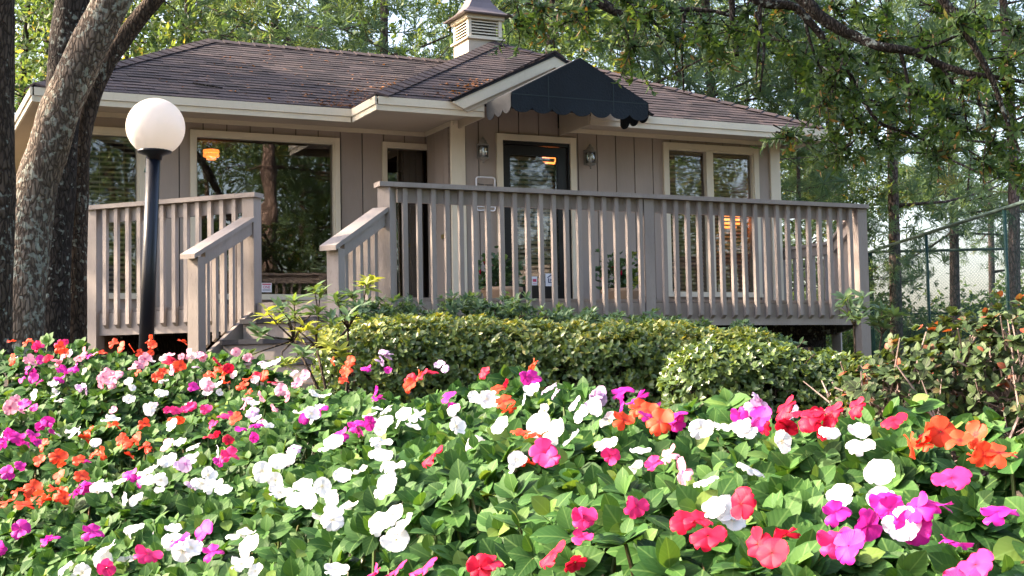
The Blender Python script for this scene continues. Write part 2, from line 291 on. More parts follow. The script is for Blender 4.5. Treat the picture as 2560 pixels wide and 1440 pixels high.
# ------------------------------------------------------------------ scene-graph helpers
WLOC = {}
ALLTOP = []
def put(o, loc, parent=None):
    COL.objects.link(o); loc = Vector(loc); WLOC[o.name] = loc
    if parent is not None: o.parent = parent; o.location = loc - WLOC[parent.name]
    else: o.location = loc; ALLTOP.append(o)
    return o
def tag(o, label, cat, group=None):
    o['label'] = label; o['category'] = cat
    if group: o['group'] = group
    return o
def thing(name, label, cat, loc, group=None):
    o = bpy.data.objects.new(name, None); o.empty_display_size = .2
    put(o, loc); return tag(o, label, cat, group)
class MB:
    def __init__(s): s.v = []; s.f = []; s.smooth = False
    def box(s, fr, a0, a1, b0, b1, z0, z1):
        k = len(s.v)
        for z in (z0, z1):
            for p, q in ((a0, b0), (a1, b0), (a1, b1), (a0, b1)): s.v.append(fr(p, q, z))
        s.f += [(k, k+3, k+2, k+1), (k+4, k+5, k+6, k+7), (k, k+1, k+5, k+4), (k+1, k+2, k+6, k+5), (k+2, k+3, k+7, k+6), (k+3, k, k+4, k+7)]
        return s
    def hexa(s, pts):  # 8 points, bottom ring then top ring
        k = len(s.v); s.v += [tuple(p) for p in pts]
        s.f += [(k, k+3, k+2, k+1), (k+4, k+5, k+6, k+7), (k, k+1, k+5, k+4), (k+1, k+2, k+6, k+5), (k+2, k+3, k+7, k+6), (k+3, k, k+4, k+7)]
        return s
    def beam(s, p0, p1, w, h, side=None):  # bar between two points, w across, h in height
        p0 = Vector(p0); p1 = Vector(p1); d = (p1 - p0)
        sd = Vector((d.y, -d.x, 0)).normalized() if side is None else Vector(side); up = Vector((0, 0, 1)) if abs(d.normalized().z) < .98 else Vector((0, 1, 0))
        if abs(d.normalized().z) >= .98: sd = Vector((1, 0, 0))
        a = sd * w / 2; b = up * h / 2
        return s.hexa([p0 - a - b, p0 + a - b, p1 + a - b, p1 - a - b, p0 - a + b, p0 + a + b, p1 + a + b, p1 - a + b])
    def prism(s, poly, d):  # polygon (3D points) pushed by vector d
        k = len(s.v); n = len(poly); s.v += [tuple(p) for p in poly] + [tuple(Vector(p) + Vector(d)) for p in poly]
        s.f.append(tuple(range(k + n - 1, k - 1, -1))); s.f.append(tuple(range(k + n, k + 2 * n)))
        for i in range(n): j = (i + 1) % n; s.f.append((k + i, k + j, k + n + j, k + n + i))
        return s
    def tube(s, pts, rad, n=8, noise=0, cap=True):
        pts = [np.array(p, float) for p in pts]; k0 = len(s.v); up = None
        for i, p in enumerate(pts):
            t = pts[min(i + 1, len(pts) - 1)] - pts[max(i - 1, 0)]; t = t / (np.linalg.norm(t) + 1e-9)
            if up is None: up = np.array([0, 1, 0]) if abs(t[2]) > .7 else np.array([0, 0, 1.])
            x = np.cross(up, t); x /= np.linalg.norm(x) + 1e-9; y = np.cross(t, x); up = np.cross(t, x) if False else up
            r = rad[i] if hasattr(rad, '__len__') else rad
            for j in range(n):
                a = 2 * math.pi * j / n; rr = r * (1 + noise * math.sin(3 * a + i * .7) * .5 + (noise * random.uniform(-.6, .6) if noise else 0))
                s.v.append(tuple(p + rr * (math.cos(a) * x + math.sin(a) * y)))
        for i in range(len(pts) - 1):
            for j in range(n):
                a = k0 + i * n + j; b = k0 + i * n + (j + 1) % n; s.f.append((a, b, b + n, a + n))
        if cap: s.f.append(tuple(range(k0 + n - 1, k0 - 1, -1))); s.f.append(tuple(range(k0 + (len(pts) - 1) * n, k0 + len(pts) * n)))
        return s
    def lathe(s, c, prof, n=16):  # profile (r, z) about a vertical axis through c
        k = len(s.v)
        for r, z in prof:
            for j in range(n): a = 2 * math.pi * j / n; s.v.append((c[0] + r * math.cos(a), c[1] + r * math.sin(a), c[2] + z))
        for i in range(len(prof) - 1):
            for j in range(n): a = k + i * n + j; b = k + i * n + (j + 1) % n; s.f.append((a, b, b + n, a + n))
        if prof[0][0] > 1e-4: s.f.append(tuple(range(k + n - 1, k - 1, -1)))
        if prof[-1][0] > 1e-4: s.f.append(tuple(range(k + (len(prof) - 1) * n, k + len(prof) * n)))
        return s
    def build(s, name, mat, parent=None, loc=None, smooth=False, label=None, kind=None):
        me = bpy.data.meshes.new(name)
        if loc is None: loc = WLOC[parent.name] if parent is not None else Vector(np.mean(np.array(s.v), axis=0))
        loc = Vector(loc); L = np.array(loc)
        me.from_pydata([tuple(np.array(p) - L) for p in s.v], [], s.f)
        me.materials.append(MATS[mat])
        if smooth: me.shade_smooth()
        me.update()
        o = bpy.data.objects.new(name, me); put(o, loc, parent)
        if label: o['label'] = label
        if kind: o['kind'] = kind
        return o
def array_mesh(name, V, F, mat, tone=None, uv=None, smooth=False):
    """V (n,3), F (m,k) with k corners each; tone per face, uv per corner"""
    me = bpy.data.meshes.new(name); m, k = F.shape
    me.vertices.add(len(V)); me.vertices.foreach_set("co", np.ascontiguousarray(V, np.float32).ravel())
    me.loops.add(m * k); me.loops.foreach_set("vertex_index", np.ascontiguousarray(F, np.int32).ravel())
    me.polygons.add(m); me.polygons.foreach_set("loop_start", np.arange(0, m * k, k, dtype=np.int32))
    me.polygons.foreach_set("use_smooth", np.full(m, bool(smooth)))
    me.update(calc_edges=True)
    if tone is not None:
        at = me.attributes.new("tone", 'FLOAT', 'FACE'); at.data.foreach_set("value", np.ascontiguousarray(tone, np.float32))
    if uv is not None:
        ul = me.uv_layers.new(name="UVMap"); ul.data.foreach_set("uv", np.ascontiguousarray(uv, np.float32).ravel())
    me.materials.append(MATS[mat]); me.validate()
    return me
def frames(d, nrm):
    d = d / (np.linalg.norm(d, axis=1, keepdims=True) + 1e-9)
    z = nrm - (nrm * d).sum(1, keepdims=True) * d; z /= np.linalg.norm(z, axis=1, keepdims=True) + 1e-9
    y = np.cross(z, d); return np.stack([d, y, z], axis=2)
def leaf_tmpl(rows, width, fold=.18, droop=.25, tip=1.0):
    """blade along x from 0 to 1, widths per row, folded on the midrib and bent down"""
    n = len(rows); V = []; UV = []
    for x, wd in rows:
        zc = -droop * x * x
        for sgn in (-1, 0, 1):
            V.append((x, sgn * wd * width, zc + abs(sgn) * wd * width * fold)); UV.append((x, sgn * wd))
    F = []
    for i in range(n - 1):
        a = i * 3; F += [(a, a + 3, a + 4, a + 1), (a + 1, a + 4, a + 5, a + 2)]
    V = np.array(V); F = np.array(F); UV = np.array(UV); return V, F, UV
LEAF_OV = leaf_tmpl([(0, .06), (.14, .55), (.34, .96), (.58, .95), (.82, .60), (1, .03)], .38, .14, .24)
LEAF_SM = leaf_tmpl([(0, .15), (.35, .95), (.7, .8), (1, .1)], .27, .25, .15)
LEAF_LANCE = leaf_tmpl([(0, .15), (.4, .95), (.75, .7), (1, .06)], .17, .2, .25)
LEAF_QUAD = leaf_tmpl([(0, .25), (.5, 1), (1, .1)], .25, .2, .2)
def scatter_mesh(name, tmpl, P, R, S, tone, mat, uv=False, smooth=True):
    TV, TF, TUV = tmpl; N = len(P); S = np.broadcast_to(np.asarray(S, float).reshape(-1, 1, 1), (N, 1, 1))
    V = np.einsum('nij,kj->nki', R, TV) * S + P[:, None, :]
    F = (TF[None] + (np.arange(N) * len(TV))[:, None, None]).reshape(-1, TF.shape[1])
    t = np.repeat(np.asarray(tone), len(TF))
    U = np.tile(TUV[TF].reshape(-1, 2), (N, 1)) if uv else None
    return array_mesh(name, V.reshape(-1, 3), F, mat, t, U, smooth)
def obj_from(me, name, loc=(0, 0, 0), parent=None, kind=None):
    o = bpy.data.objects.new(name, me); put(o, loc, parent)
    if kind: o['kind'] = kind
    return o
def unit(n):
    v = rng.normal(size=(n, 3)); return v / np.linalg.norm(v, axis=1, keepdims=True)

# ------------------------------------------------------------------ flower-bed surface and ground
BP = np.array([onD(*q) for q in [(100,880,4.4),(380,873,4.4),(640,920,4.3),(850,955,4.0),(1300,945,3.3),(1700,1003,2.4),(2150,1015,1.9),(2500,1100,1.6),
     (100,1000,3.9),(100,1240,3.1),(150,1420,2.5),(640,1050,3.3),(2100,1370,1.25),(960,1130,2.25),(800,1430,1.8),(1300,1200,1.8),(1500,1430,1.4),(2500,1430,1.15),(1870,1180,1.6),(400,1180,2.9),(1250,1020,2.7)]])
def _tps(r2): return np.where(r2 > 1e-12, .5 * r2 * np.log(r2 + 1e-12), 0)
_K = _tps(((BP[:, None, :2] - BP[None, :, :2]) ** 2).sum(-1)) + np.eye(len(BP)) * .05
_Pm = np.c_[np.ones(len(BP)), BP[:, :2]]
_sol = np.linalg.solve(np.block([[_K, _Pm], [_Pm.T, np.zeros((3, 3))]]), np.r_[BP[:, 2], np.zeros(3)])
def bed_top(x, y):
    x = np.asarray(x, float); y = np.asarray(y, float)
    r2 = (x[..., None] - BP[:, 0]) ** 2 + (y[..., None] - BP[:, 1]) ** 2
    z = _tps(r2) @ _sol[:len(BP)] + _sol[len(BP)] + _sol[len(BP) + 1] * x + _sol[len(BP) + 2] * y
    return np.clip(z, -.62, .17)
EDGE_X = [-2.3, -1.6, -1.2, -.85, -.52, -.2, .05, .3, .5, .62, .8, 1.0]; EDGE_Y = [4.7, 4.62, 4.6, 4.45, 4.1, 3.75, 3.45, 2.5, 2.0, 1.72, 1.55, 1.4]
def sm(t): t = np.clip(t, 0, 1); return t * t * (3 - 2 * t)
def ground_z(x, y):
    x = np.asarray(x, float); y = np.asarray(y, float)
    base = -.06 + .16 * sm((-1.6 - x) / 1.2) * sm((13 - y) / 4) - .35 * sm((x - 1.5) / 5)
    base = base - .25 * sm((y - 16) / 10) - .32 * sm((x + 1.2) / .8) * sm((y - np.interp(x, EDGE_X, EDGE_Y) + .15) / .4) * sm((9.6 - y) / 1.5)
    bed = bed_top(np.clip(x, -2.2, .9), np.clip(y, 1, 4.8)) - .30
    w = sm((np.interp(x, EDGE_X, EDGE_Y) + .22 - y) / .3) * sm((x + 3.5) / 1.0) * sm((1.3 - x) / .4)
    z = base * (1 - w) + bed * w
    return z - .75 * sm((.8 - y) / .8) * sm((y + 30) / 20)
xs = np.unique(np.r_[np.linspace(-6, 6, 61), np.linspace(-30, 30, 41), np.linspace(-500, 500, 21)])
ys = np.unique(np.r_[np.linspace(0, 18, 91), np.linspace(-30, 60, 46), np.linspace(-500, 700, 25)])
X, Y = np.meshgrid(xs, ys); Z = ground_z(X, Y)
nx, ny = len(xs), len(ys); idx = np.arange(nx * ny).reshape(ny, nx)
GF = np.stack([idx[:-1, :-1], idx[:-1, 1:], idx[1:, 1:], idx[1:, :-1]], -1).reshape(-1, 4)
g = obj_from(array_mesh("ground", np.stack([X, Y, Z], -1).reshape(-1, 3), GF, "mulch", smooth=True), "ground"); g['kind'] = 'structure'
GZ = lambda x, y: float(ground_z(np.array([x]), np.array([y]))[0])

# ------------------------------------------------------------------ the house
ZDK, ZRAIL, ZDB = .61, 1.54, .379
VW1, VW2, VE1, VE2 = 15.022, 14.20, 14.234, 13.466
ZT, ZM, ZB, ZS, ZF = 2.945, 2.862, 2.80, 2.89, 2.836
UL, UI, UO, UR = 2.0, 6.14, 6.05, 10.62
EL_, ER_ = 1.48, 10.80; EW = 4.87
house = thing("house", "low taupe board-sided house with brown hip roof and cupola behind the deck", "house", H(6.3, 16.5, -.1))
def wall(v0, v1, u0, u1, z0, z1, openings):
    cuts = sorted(set([u0, u1] + [c for o in openings for c in o[:2]])); m = MB()
    for a, b in zip(cuts[:-1], cuts[1:]):
        segs = [(z0, z1)]
        for (p, q, r, s) in openings:
            if a >= p - 1e-6 and b <= q + 1e-6: segs = [x for (c, d) in segs for x in ((c, min(d, r)), (max(c, s), d)) if x[1] - x[0] > .004]
        for c, d in segs: m.box(H, a, b, v0, v1, c, d)
    return m
def boards(v0, v1, u0, u1, z0, z1, openings, pitch, start):
    gr = [u0] + [x for x in np.arange(start, u1, pitch) if u0 + .02 < x < u1 - .02] + [u1]
    for a, b in zip(gr[:-1], gr[1:]):
        cuts = sorted(set([a, b] + [c for o in openings for c in o[:2] if a + .01 < c < b - .01]))
        for p, q in zip(cuts[:-1], cuts[1:]):
            segs = [(z0, z1((p + q) / 2) if callable(z1) else z1)]
            for (o0, o1, r, s) in openings:
                if p >= o0 - 1e-6 and q <= o1 + 1e-6: segs = [x for (c, d) in segs for x in ((c, min(d, r)), (max(c, s), d)) if x[1] - x[0] > .004]
            pa = p + (.006 if p == a else .0); qa = q - (.006 if q == b else .0)
            for c, d in segs: MB().box(H, pa, qa, v0, v1, c, d).build("siding_board", "siding", house)
OP1 = [(2.10, 2.66, .90, 2.66), (3.27, 4.90, .90, 2.70), (5.53, 6.13, .66, 2.70)]
OP2 = [(6.66, 7.59, .58, 2.72), (8.95, 10.24, .92, 2.73)]
wall(VW1 + .02, VW1 + .14, UL, UI, -.2, 2.95, OP1).build("wall", "dark_void", house)
wall(VW2 + .02, VW2 + .14, UO, UR, -.2, 2.95, OP2).build("wall", "dark_void", house)
boards(VW1, VW1 + .018, UL + .09, UI - .06, -.1, ZS - .003, OP1, .268, 2.83)
boards(VW2, VW2 + .018, UO + .16, UR - .125, -.1, lambda u: 3.12 if 6.12 < u < 7.42 else ZS - .003, OP2, .262, 6.38)
# backing of the gable above the door
MB().box(H, 6.12, 7.44, VW2 + .02, VW2 + .06, 2.951, 3.2).build("wall", "dark_void", house)
# short return wall, its boards, and the remaining outside walls
for k in range(3):
    v0 = VW2 + .03 + k * .26; v1 = min(v0 + .25, VW1 - .04)
    if v1 > v0: MB().box(H, UO, UO + .018, v0, v1, -.1, ZS - .003).build("siding_board", "siding", house)
MB().box(H, UO + .02, UO + .1, VW2 + .15, VW1 + .015, -.2, 2.95).build("wall", "dark_void", house)
MB().box(H, UL, UL + .12, VW1 + .16, 19.7, -.2, 2.95).build("wall", "siding", house)
MB().box(H, UR - .12, UR, VW2 + .15, 19.7, -.2, 2.95).build("wall", "siding", house)
MB().box(H, UL, UR, 19.72, 19.84, -.2, 2.95).build("wall", "siding", house)
MB().box(H, UL + .13, UR - .13, VW2 + .15, 19.7, ZDK - .1, ZDK - .05).build("interior_floor", "interior", house)
MB().box(H, UL + .13, UR - .13, VW2 + .15, 19.7, 2.9, 2.93).build("interior_ceiling", "interior", house)
MB().box(H, UL + .13, UR - .13, 18.2, 18.3, ZDK, 2.9).build("interior_wall", "interior", house)
# friezes, corner boards
MB().box(H, UL, UI - .06, VW1 - .025, VW1 - .002, ZF, ZS - .002).build("frieze_board", "cream", house)
MB().box(H, UO - .024, UO - .002, VW2 + .02, VW1 - .03, ZF, ZS - .002).build("frieze_board", "cream", house)
MB().box(H, UO, 6.10, VW2 - .05, VW2 - .026, ZF, ZS - .002).build("frieze_board", "cream", house)
MB().box(H, 7.47, UR + .03, VW2 - .05, VW2 - .026, ZF, ZS - .002).build("frieze_board", "cream", house)
MB().box(H, UI - .06, UI + .0, VW1 - .03, VW1 + .018, -.1, ZF - .002).build("corner_board", "cream", house)
MB().box(H, UO - .025, UO + .15, VW2 - .024, VW2 + .018, -.1, ZS - .002).build("corner_board", "cream", house)
MB().box(H, UR - .12, UR + .03, VW2 - .024, VW2 + .1, -.1, ZS - .002).build("corner_board", "cream", house)
MB().box(H, UL - .02, UL + .085, VW1 - .024, VW1 + .018, -.1, ZF - .002).build("corner_board", "cream", house)
# soffits
MB().box(H, EL_ + .02, EW + .02, VE1 + .02, VW1, ZS, ZS + .02).build("soffit", "soffit_paint", house)
MB().box(H, EL_ + .02, UL, VW1 + .002, 20.3, ZS, ZS + .02).build("soffit", "soffit_paint", house)
MB().box(H, EW + .022, 6.11, VE2 + .02, VW2 - .002, ZS, ZS + .02).build("soffit", "soffit_paint", house)
MB().box(H, EW + .022, UO, VW2, VW1, ZS, ZS + .02).build("soffit", "soffit_paint", house)
MB().box(H, 7.46, ER_ - .02, VE2 + .02, VW2, ZS, ZS + .02).build("soffit", "soffit_paint", house)
MB().box(H, UR + .002, ER_ - .02, VW2 + .002, 20.3, ZS, ZS + .02).build("soffit", "soffit_paint", house)
MB().box(H, 7.44, 7.458, VE2 + .0, VW2 - .002, ZB, 3.22).build("soffit_return", "soffit_paint", house)
MB().box(H, 6.112, 6.13, VE2 + .0, VW2 - .002, ZB, 3.0).build("soffit_return", "soffit_paint", house)
# fascia: an upper board proud of a lower one
def fascia(u0, v0, u1, v1, ou, ov):
    t = .022
    for z0, z1, off in ((ZM, ZT, .016), (ZB, ZM - .003, 0.0)):
        m = MB()
        if abs(v0 - v1) < 1e-6: m.box(H, u0, u1, v0 + ov * (off + t) if ov < 0 else v0, v0 + ov * off if ov < 0 else v0 + ov * (off + t), z0, z1)
        else: m.box(H, u0 + ou * (off + t) if ou < 0 else u0 + off, u0 + ou * off if ou < 0 else u0 + off + t, v0, v1, z0, z1)
        m.build("fascia_board", "cream", house)
fascia(EL_ - .0, VE1, EW - .04, VE1, 0, -1)
fascia(EL_, VE1 - .038, EL_, 20.4, -1, 0)
fascia(EW, VE2 - .038, EW, VE1 - .0, -1, 0)
fascia(EW + .002, VE2, 6.11, VE2, 0, -1)
fascia(7.46, VE2, ER_, VE2, 0, -1)
fascia(ER_, VE2 - .038, ER_, 20.4, 1, 0)
# gable over the door: rake boards
GU, GZt = 6.973, 3.56
for sg in (-1, 1):
    f0 = (GU + sg * 1.27, 2.95); f1 = (GU, GZt); nz = .125
    MB().prism([H(f0[0], VE2 - .09, f0[1] - .02), H(f1[0], VE2 - .09, f1[1] - .02), H(f1[0], VE2 - .09, f1[1] - .02 - nz), H(f0[0] - sg * .14, VE2 - .09, f0[1] - .02 - nz + .06)], H(0, .03, 0)).build("rake_board", "cream", house)
    MB().prism([H(f0[0] - sg * .13, VE2 - .055, f0[1] - .075), H(f1[0], VE2 - .055, f1[1] - .12), H(f1[0], VE2 - .055, f1[1] - .20), H(f0[0] - sg * .2, VE2 - .055, f0[1] - .15 + .04)], H(0, .015, 0)).build("rake_board", "soffit_paint", house)

# --- roof planes, each carrying its courses of shingles
def clip_poly(poly, box):
    def cut(P, f):
        out = []
        for i in range(len(P)):
            a, b = P[i], P[(i + 1) % len(P)]; fa, fb = f(a), f(b)
            if fa >= 0: out.append(a)
            if (fa >= 0) != (fb >= 0):
                t = fa / (fa - fb); out.append((a[0] + t * (b[0] - a[0]), a[1] + t * (b[1] - a[1])))
        return out
    x0, x1, y0, y1 = box
    for f in (lambda p: p[0] - x0, lambda p: x1 - p[0], lambda p: p[1] - y0, lambda p: y1 - p[1]):
        poly = cut(poly, f)
        if len(poly) < 3: return []
    return poly
roofs = []
shingle_rest_V = []; shingle_rest_F = []; shingle_rest_T = []
whole_tabs = []
EXPO = .142
def roof_plane(pts, eave, tabs=True, lift=0.0, over=.035):
    """pts: polygon in the house frame; eave: (p, q) two of its points along the low edge"""
    P = [np.array(H(*p)) for p in pts]; e0 = np.array(H(*eave[0])); e1 = np.array(H(*eave[1]))
    ex = (e1 - e0) / np.linalg.norm(e1 - e0)
    nrm = np.zeros(3)
    for i in range(len(P)): nrm += np.cross(P[i] - P[0], P[(i + 1) % len(P)] - P[0])
    nrm /= np.linalg.norm(nrm); nrm = nrm if nrm[2] > 0 else -nrm
    ey = np.cross(nrm, ex); ey = ey if ey[2] > 0 else -ey
    poly2 = [(float((p - e0) @ ex), float((p - e0) @ ey)) for p in P]
    MB().prism([p + nrm * (lift - .012) for p in P], tuple(-nrm * .02)).build("roof_deck", "dark_void", house)
    if not tabs: return
    ymax = max(p[1] for p in poly2); xmin = min(p[0] for p in poly2) - .03; xmax = max(p[0] for p in poly2) + .03
    # the low edge runs a little past the fascia
    poly2 = [(x, y - over if abs(y) < 1e-4 else y) for x, y in poly2]
    row = 0; y = -over
    while y < ymax:
        x = xmin - random.uniform(0, .3)
        while x < xmax:
            w = random.choice((.17, .22, .26, .30, .33)); c = clip_poly(poly2, (x + .002, x + w - .002, y, y + EXPO + .03))
            if len(c) >= 3:
                full = len(c) == 4 and abs(max(p[1] for p in c) - (y + EXPO + .03)) < 1e-6 and abs(min(p[0] for p in c) - x - .002) < 1e-6 and abs(max(p[0] for p in c) - x - w + .002) < 1e-6
                tone = random.random(); th = random.choice((.007, .009, .012))
                if full: whole_tabs.append((e0 + ex * x + ey * y + nrm * lift, ex, ey, nrm, w, th, tone))
                else: shingle_rest(e0, ex, ey, nrm, c, y, th, tone, lift)
            x += w
        y += EXPO; row += 1
def shingle_rest(e0, ex, ey, nrm, c, y, th, tone, lift):
    k = sum(len(v) for v in shingle_rest_V) if False else shingle_rest.n
    top = []; bot = []
    for px, py in c:
        h = th * (1 - (py - y) / (EXPO + .03)) + .002
        q = e0 + ex * px + ey * py + nrm * lift
        top.append(q + nrm * h); bot.append(q - nrm * .004)
    n = len(c); shingle_rest_V.extend(top + bot); shingle_rest.n += 2 * n
    area = sum(c[i][0] * c[(i + 1) % n][1] - c[(i + 1) % n][0] * c[i][1] for i in range(n))
    order = list(range(n)) if area > 0 else list(range(n - 1, -1, -1))
    shingle_rest_F.append(tuple(k + i for i in order)); shingle_rest_T.append(tone)
    for i in range(n):
        a, b = order[i], order[(i + 1) % n]; shingle_rest_F.append((k + a, k + n + a, k + n + b, k + b)); shingle_rest_T.append(tone)
shingle_rest.n = 0
ZE = 2.957
RLz = ZE + .45 * (17.35 - VE1); Pk = (7.9, 17.0, 4.60)
kW = (Pk[2] - ZE) / (Pk[0] - EW); Vv = (EW + (RLz - ZE) / kW, 17.35, RLz); RL = (3.95, 17.35, RLz)
e_ = .03
roof_plane([(EL_, VE1, ZE), (EW, VE1, ZE), Vv, RL], ((EL_, VE1, ZE), (EW, VE1, ZE)))
roof_plane([(EL_, 20.47, ZE), (EL_, VE1, ZE), RL], ((EL_, 20.47, ZE), (EL_, VE1, ZE)))
roof_plane([(EW, VE1, ZE), (EW, VE2, ZE), Pk, Vv], ((EW, VE1, ZE), (EW, VE2, ZE)))
roof_plane([(EW, VE2, ZE), (ER_, VE2, ZE), Pk], ((EW, VE2, ZE), (ER_, VE2, ZE)))
roof_plane([(ER_, VE2, ZE), (ER_, 20.47, ZE), Pk], ((ER_, VE2, ZE), (ER_, 20.47, ZE)))
roof_plane([(EL_, 20.47, ZE), RL, Vv, (7.9, 20.47, ZE)], ((7.9, 20.47, ZE), (EL_, 20.47, ZE)), tabs=False)
roof_plane([(7.9, 20.47, ZE), Vv, Pk, (ER_, 20.47, ZE)], ((ER_, 20.47, ZE), (7.9, 20.47, ZE)), tabs=False)
gv = VE2 + (GZt - ZE) / ((Pk[2] - ZE) / (Pk[1] - VE2)); sG = (GZt - ZE) / 1.25
roof_plane([(GU - 1.25, VE2 - .1, ZE), (GU - 1.25, VE2, ZE), (GU, gv, GZt), (GU, VE2 - .1, GZt)], ((GU - 1.25, VE2, ZE), (GU - 1.25, VE2 - .1, ZE)), lift=.012)
roof_plane([(GU + 1.25, VE2, ZE), (GU + 1.25, VE2 - .1, ZE), (GU, VE2 - .1, GZt), (GU, gv, GZt)], ((GU + 1.25, VE2 - .1, ZE), (GU + 1.25, VE2, ZE)), lift=.012)
def tab_mesh(w, th, tone):
    V = np.array([(0.002, 0, -.004), (w - .002, 0, -.004), (w - .002, EXPO + .03, -.004), (.002, EXPO + .03, -.004), (.002, 0, th + .002), (w - .002, 0, th + .002), (w - .002, EXPO + .03, .002), (.002, EXPO + .03, .002)])
    F = np.array([(0, 3, 2, 1), (4, 5, 6, 7), (0, 1, 5, 4), (1, 2, 6, 5), (2, 3, 7, 6), (3, 0, 4, 7)])
    return array_mesh("shingle", V, F, "shingle", np.full(6, tone))
TABS = {}
def facing(t): return float(np.dot(t[3], -t[0])) > 0
cand = sorted([t for t in whole_tabs if facing(t)], key=lambda t: np.linalg.norm(t[0]))
pick = set(id(t) for t in cand[:300])
for t in whole_tabs:
    if id(t) in pick:
        k = (t[4], t[5], round(t[6] * 4) / 4)
        if k not in TABS: TABS[k] = tab_mesh(*k)
        o = bpy.data.objects.new("shingle", TABS[k]); put(o, t[0], house)
        o.rotation_euler = Matrix(((t[1][0], t[2][0], t[3][0]), (t[1][1], t[2][1], t[3][1]), (t[1][2], t[2][2], t[3][2]))).to_euler()
    else:
        w = t[4]; shingle_rest(t[0], t[1], t[2], t[3], [(0.002, 0), (w - .002, 0), (w - .002, EXPO + .03), (.002, EXPO + .03)], 0, t[5], t[6], 0)
me = bpy.data.meshes.new("shingles"); L = np.array(WLOC[house.name])
me.from_pydata([tuple(v - L) for v in shingle_rest_V], [], shingle_rest_F)
at = me.attributes.new("tone", 'FLOAT', 'FACE'); at.data.foreach_set("value", np.array(shingle_rest_T, np.float32)); me.materials.append(MATS["shingle"])
obj_from(me, "shingle_field", WLOC[house.name], house, 'stuff')
# caps along the hips and ridges
def caps(p0, p1, nl, nr, step=.20):
    p0 = np.array(H(*p0)); p1 = np.array(H(*p1)); d = p1 - p0; Ln = np.linalg.norm(d); d /= Ln
    nl = np.array(nl); nr = np.array(nr)
    dl = np.cross(d, nl); dl = dl if dl[2] < 0 else -dl; dr = np.cross(d, nr); dr = dr if dr[2] < 0 else -dr
    s = 0
    while s < Ln:
        L2 = min(step + .03, Ln - s + .02); a = p0 + d * s; b = p0 + d * (s + L2); up = np.array([0, 0, 1.]); w = .135
        ha, hb = .030, .016
        V = np.array([a + dl * w + up * ha, a + up * (ha + .012), a + dr * w + up * ha, b + dl * w + up * hb, b + up * (hb + .012), b + dr * w + up * hb,
                      a + dl * w + up * (ha - .02), a + up * (ha - .01), a + dr * w + up * (ha - .02)]) - L
        F = np.array([(0, 1, 4, 3), (1, 2, 5, 4), (6, 7, 1, 0), (7, 8, 2, 1)])
        obj_from(array_mesh("hip_cap", V, F, "shingle", np.full(4, random.uniform(.5, 1.0))), "hip_cap", WLOC[house.name], house)
        s += step
def nrm_of(*pts):
    P = [np.array(H(*p)) for p in pts]; n = np.cross(P[1] - P[0], P[2] - P[0]); n /= np.linalg.norm(n); return n if n[2] > 0 else -n
nMF = nrm_of((EL_, VE1, ZE), (EW, VE1, ZE), RL); nML = nrm_of((EL_, 20.47, ZE), (EL_, VE1, ZE), RL); nWL = nrm_of((EW, VE1, ZE), (EW, VE2, ZE), Pk)
nWF = nrm_of((EW, VE2, ZE), (ER_, VE2, ZE), Pk); nWR = nrm_of((ER_, VE2, ZE), (ER_, 20.47, ZE), Pk)
caps((EL_, VE1, ZE), RL, nML, nMF); caps(RL, Vv, nMF, nrm_of((EL_, 20.47, ZE), RL, Vv)); caps((EW, VE2, ZE), Pk, nWL, nWF); caps((ER_, VE2, ZE), Pk, nWR, nWF)
caps((GU, VE2 - .1, GZt + .012), (GU, gv, GZt + .012), nrm_of((GU - 1.25, VE2, ZE), (GU, VE2, GZt), (GU, gv, GZt)), nrm_of((GU + 1.25, VE2, ZE), (GU, VE2, GZt), (GU, gv, GZt)))

# --- cupola
CU0, CU1, CV0, CV1 = 7.51, 8.03, 17.0, 17.52
cup = MB().box(H, CU0, CU1, CV0, CV1, 4.1, 4.64).build("cupola", "soffit_paint", house)
MB().box(H, CU0 - .035, CU1 + .035, CV0 - .035, CV1 + .035, 4.64, 4.668).build("cupola_ledge", "cream", cup)
for u, v in ((CU0, CV0), (CU1 - .05, CV0), (CU0, CV1 - .05), (CU1 - .05, CV1 - .05)):
    MB().box(H, u, u + .05, v, v + .05, 4.668, 4.93).build("corner_post", "cream", cup)
MB().box(H, CU0 + .06, CU1 - .06, CV0 + .06, CV1 - .06, 4.668, 4.93).build("louver_core", "dark_void", cup)
MB().box(H, CU0 - .03, CU1 + .03, CV0 - .03, CV1 + .03, 4.93, 4.985).build("cupola_frieze", "cream", cup)
for i in range(6):
    z = 4.68 + i * .042
    for (fr_a, fr_b) in ((0, 1),):
        MB().hexa([H(CU0 + .052, CV0 + .005, z), H(CU1 - .052, CV0 + .005, z), H(CU1 - .052, CV0 + .05, z + .025), H(CU0 + .052, CV0 + .05, z + .025),
                   H(CU0 + .052, CV0 + .005, z + .012), H(CU1 - .052, CV0 + .005, z + .012), H(CU1 - .052, CV0 + .05, z + .037), H(CU0 + .052, CV0 + .05, z + .037)]).build("louver_slat", "cream", cup)
        MB().hexa([H(CU0 + .005, CV0 + .052, z), H(CU0 + .05, CV0 + .052, z + .025), H(CU0 + .05, CV1 - .052, z + .025), H(CU0 + .005, CV1 - .052, z),
                   H(CU0 + .005, CV0 + .052, z + .012), H(CU0 + .05, CV0 + .052, z + .037), H(CU0 + .05, CV1 - .052, z + .037), H(CU0 + .005, CV1 - .052, z + .012)]).build("louver_slat", "cream", cup)
m = MB(); cu, cv = (CU0 + CU1) / 2, (CV0 + CV1) / 2
prof = [(.37, 4.985), (.375, 5.0), (.30, 5.04), (.225, 5.11), (.165, 5.20), (.115, 5.31), (.07, 5.43), (.02, 5.56)]
for r, z in prof:
    for a, b in ((-1, -1), (1, -1), (1, 1), (-1, 1)): m.v.append(H(cu + a * r, cv + b * r, z))
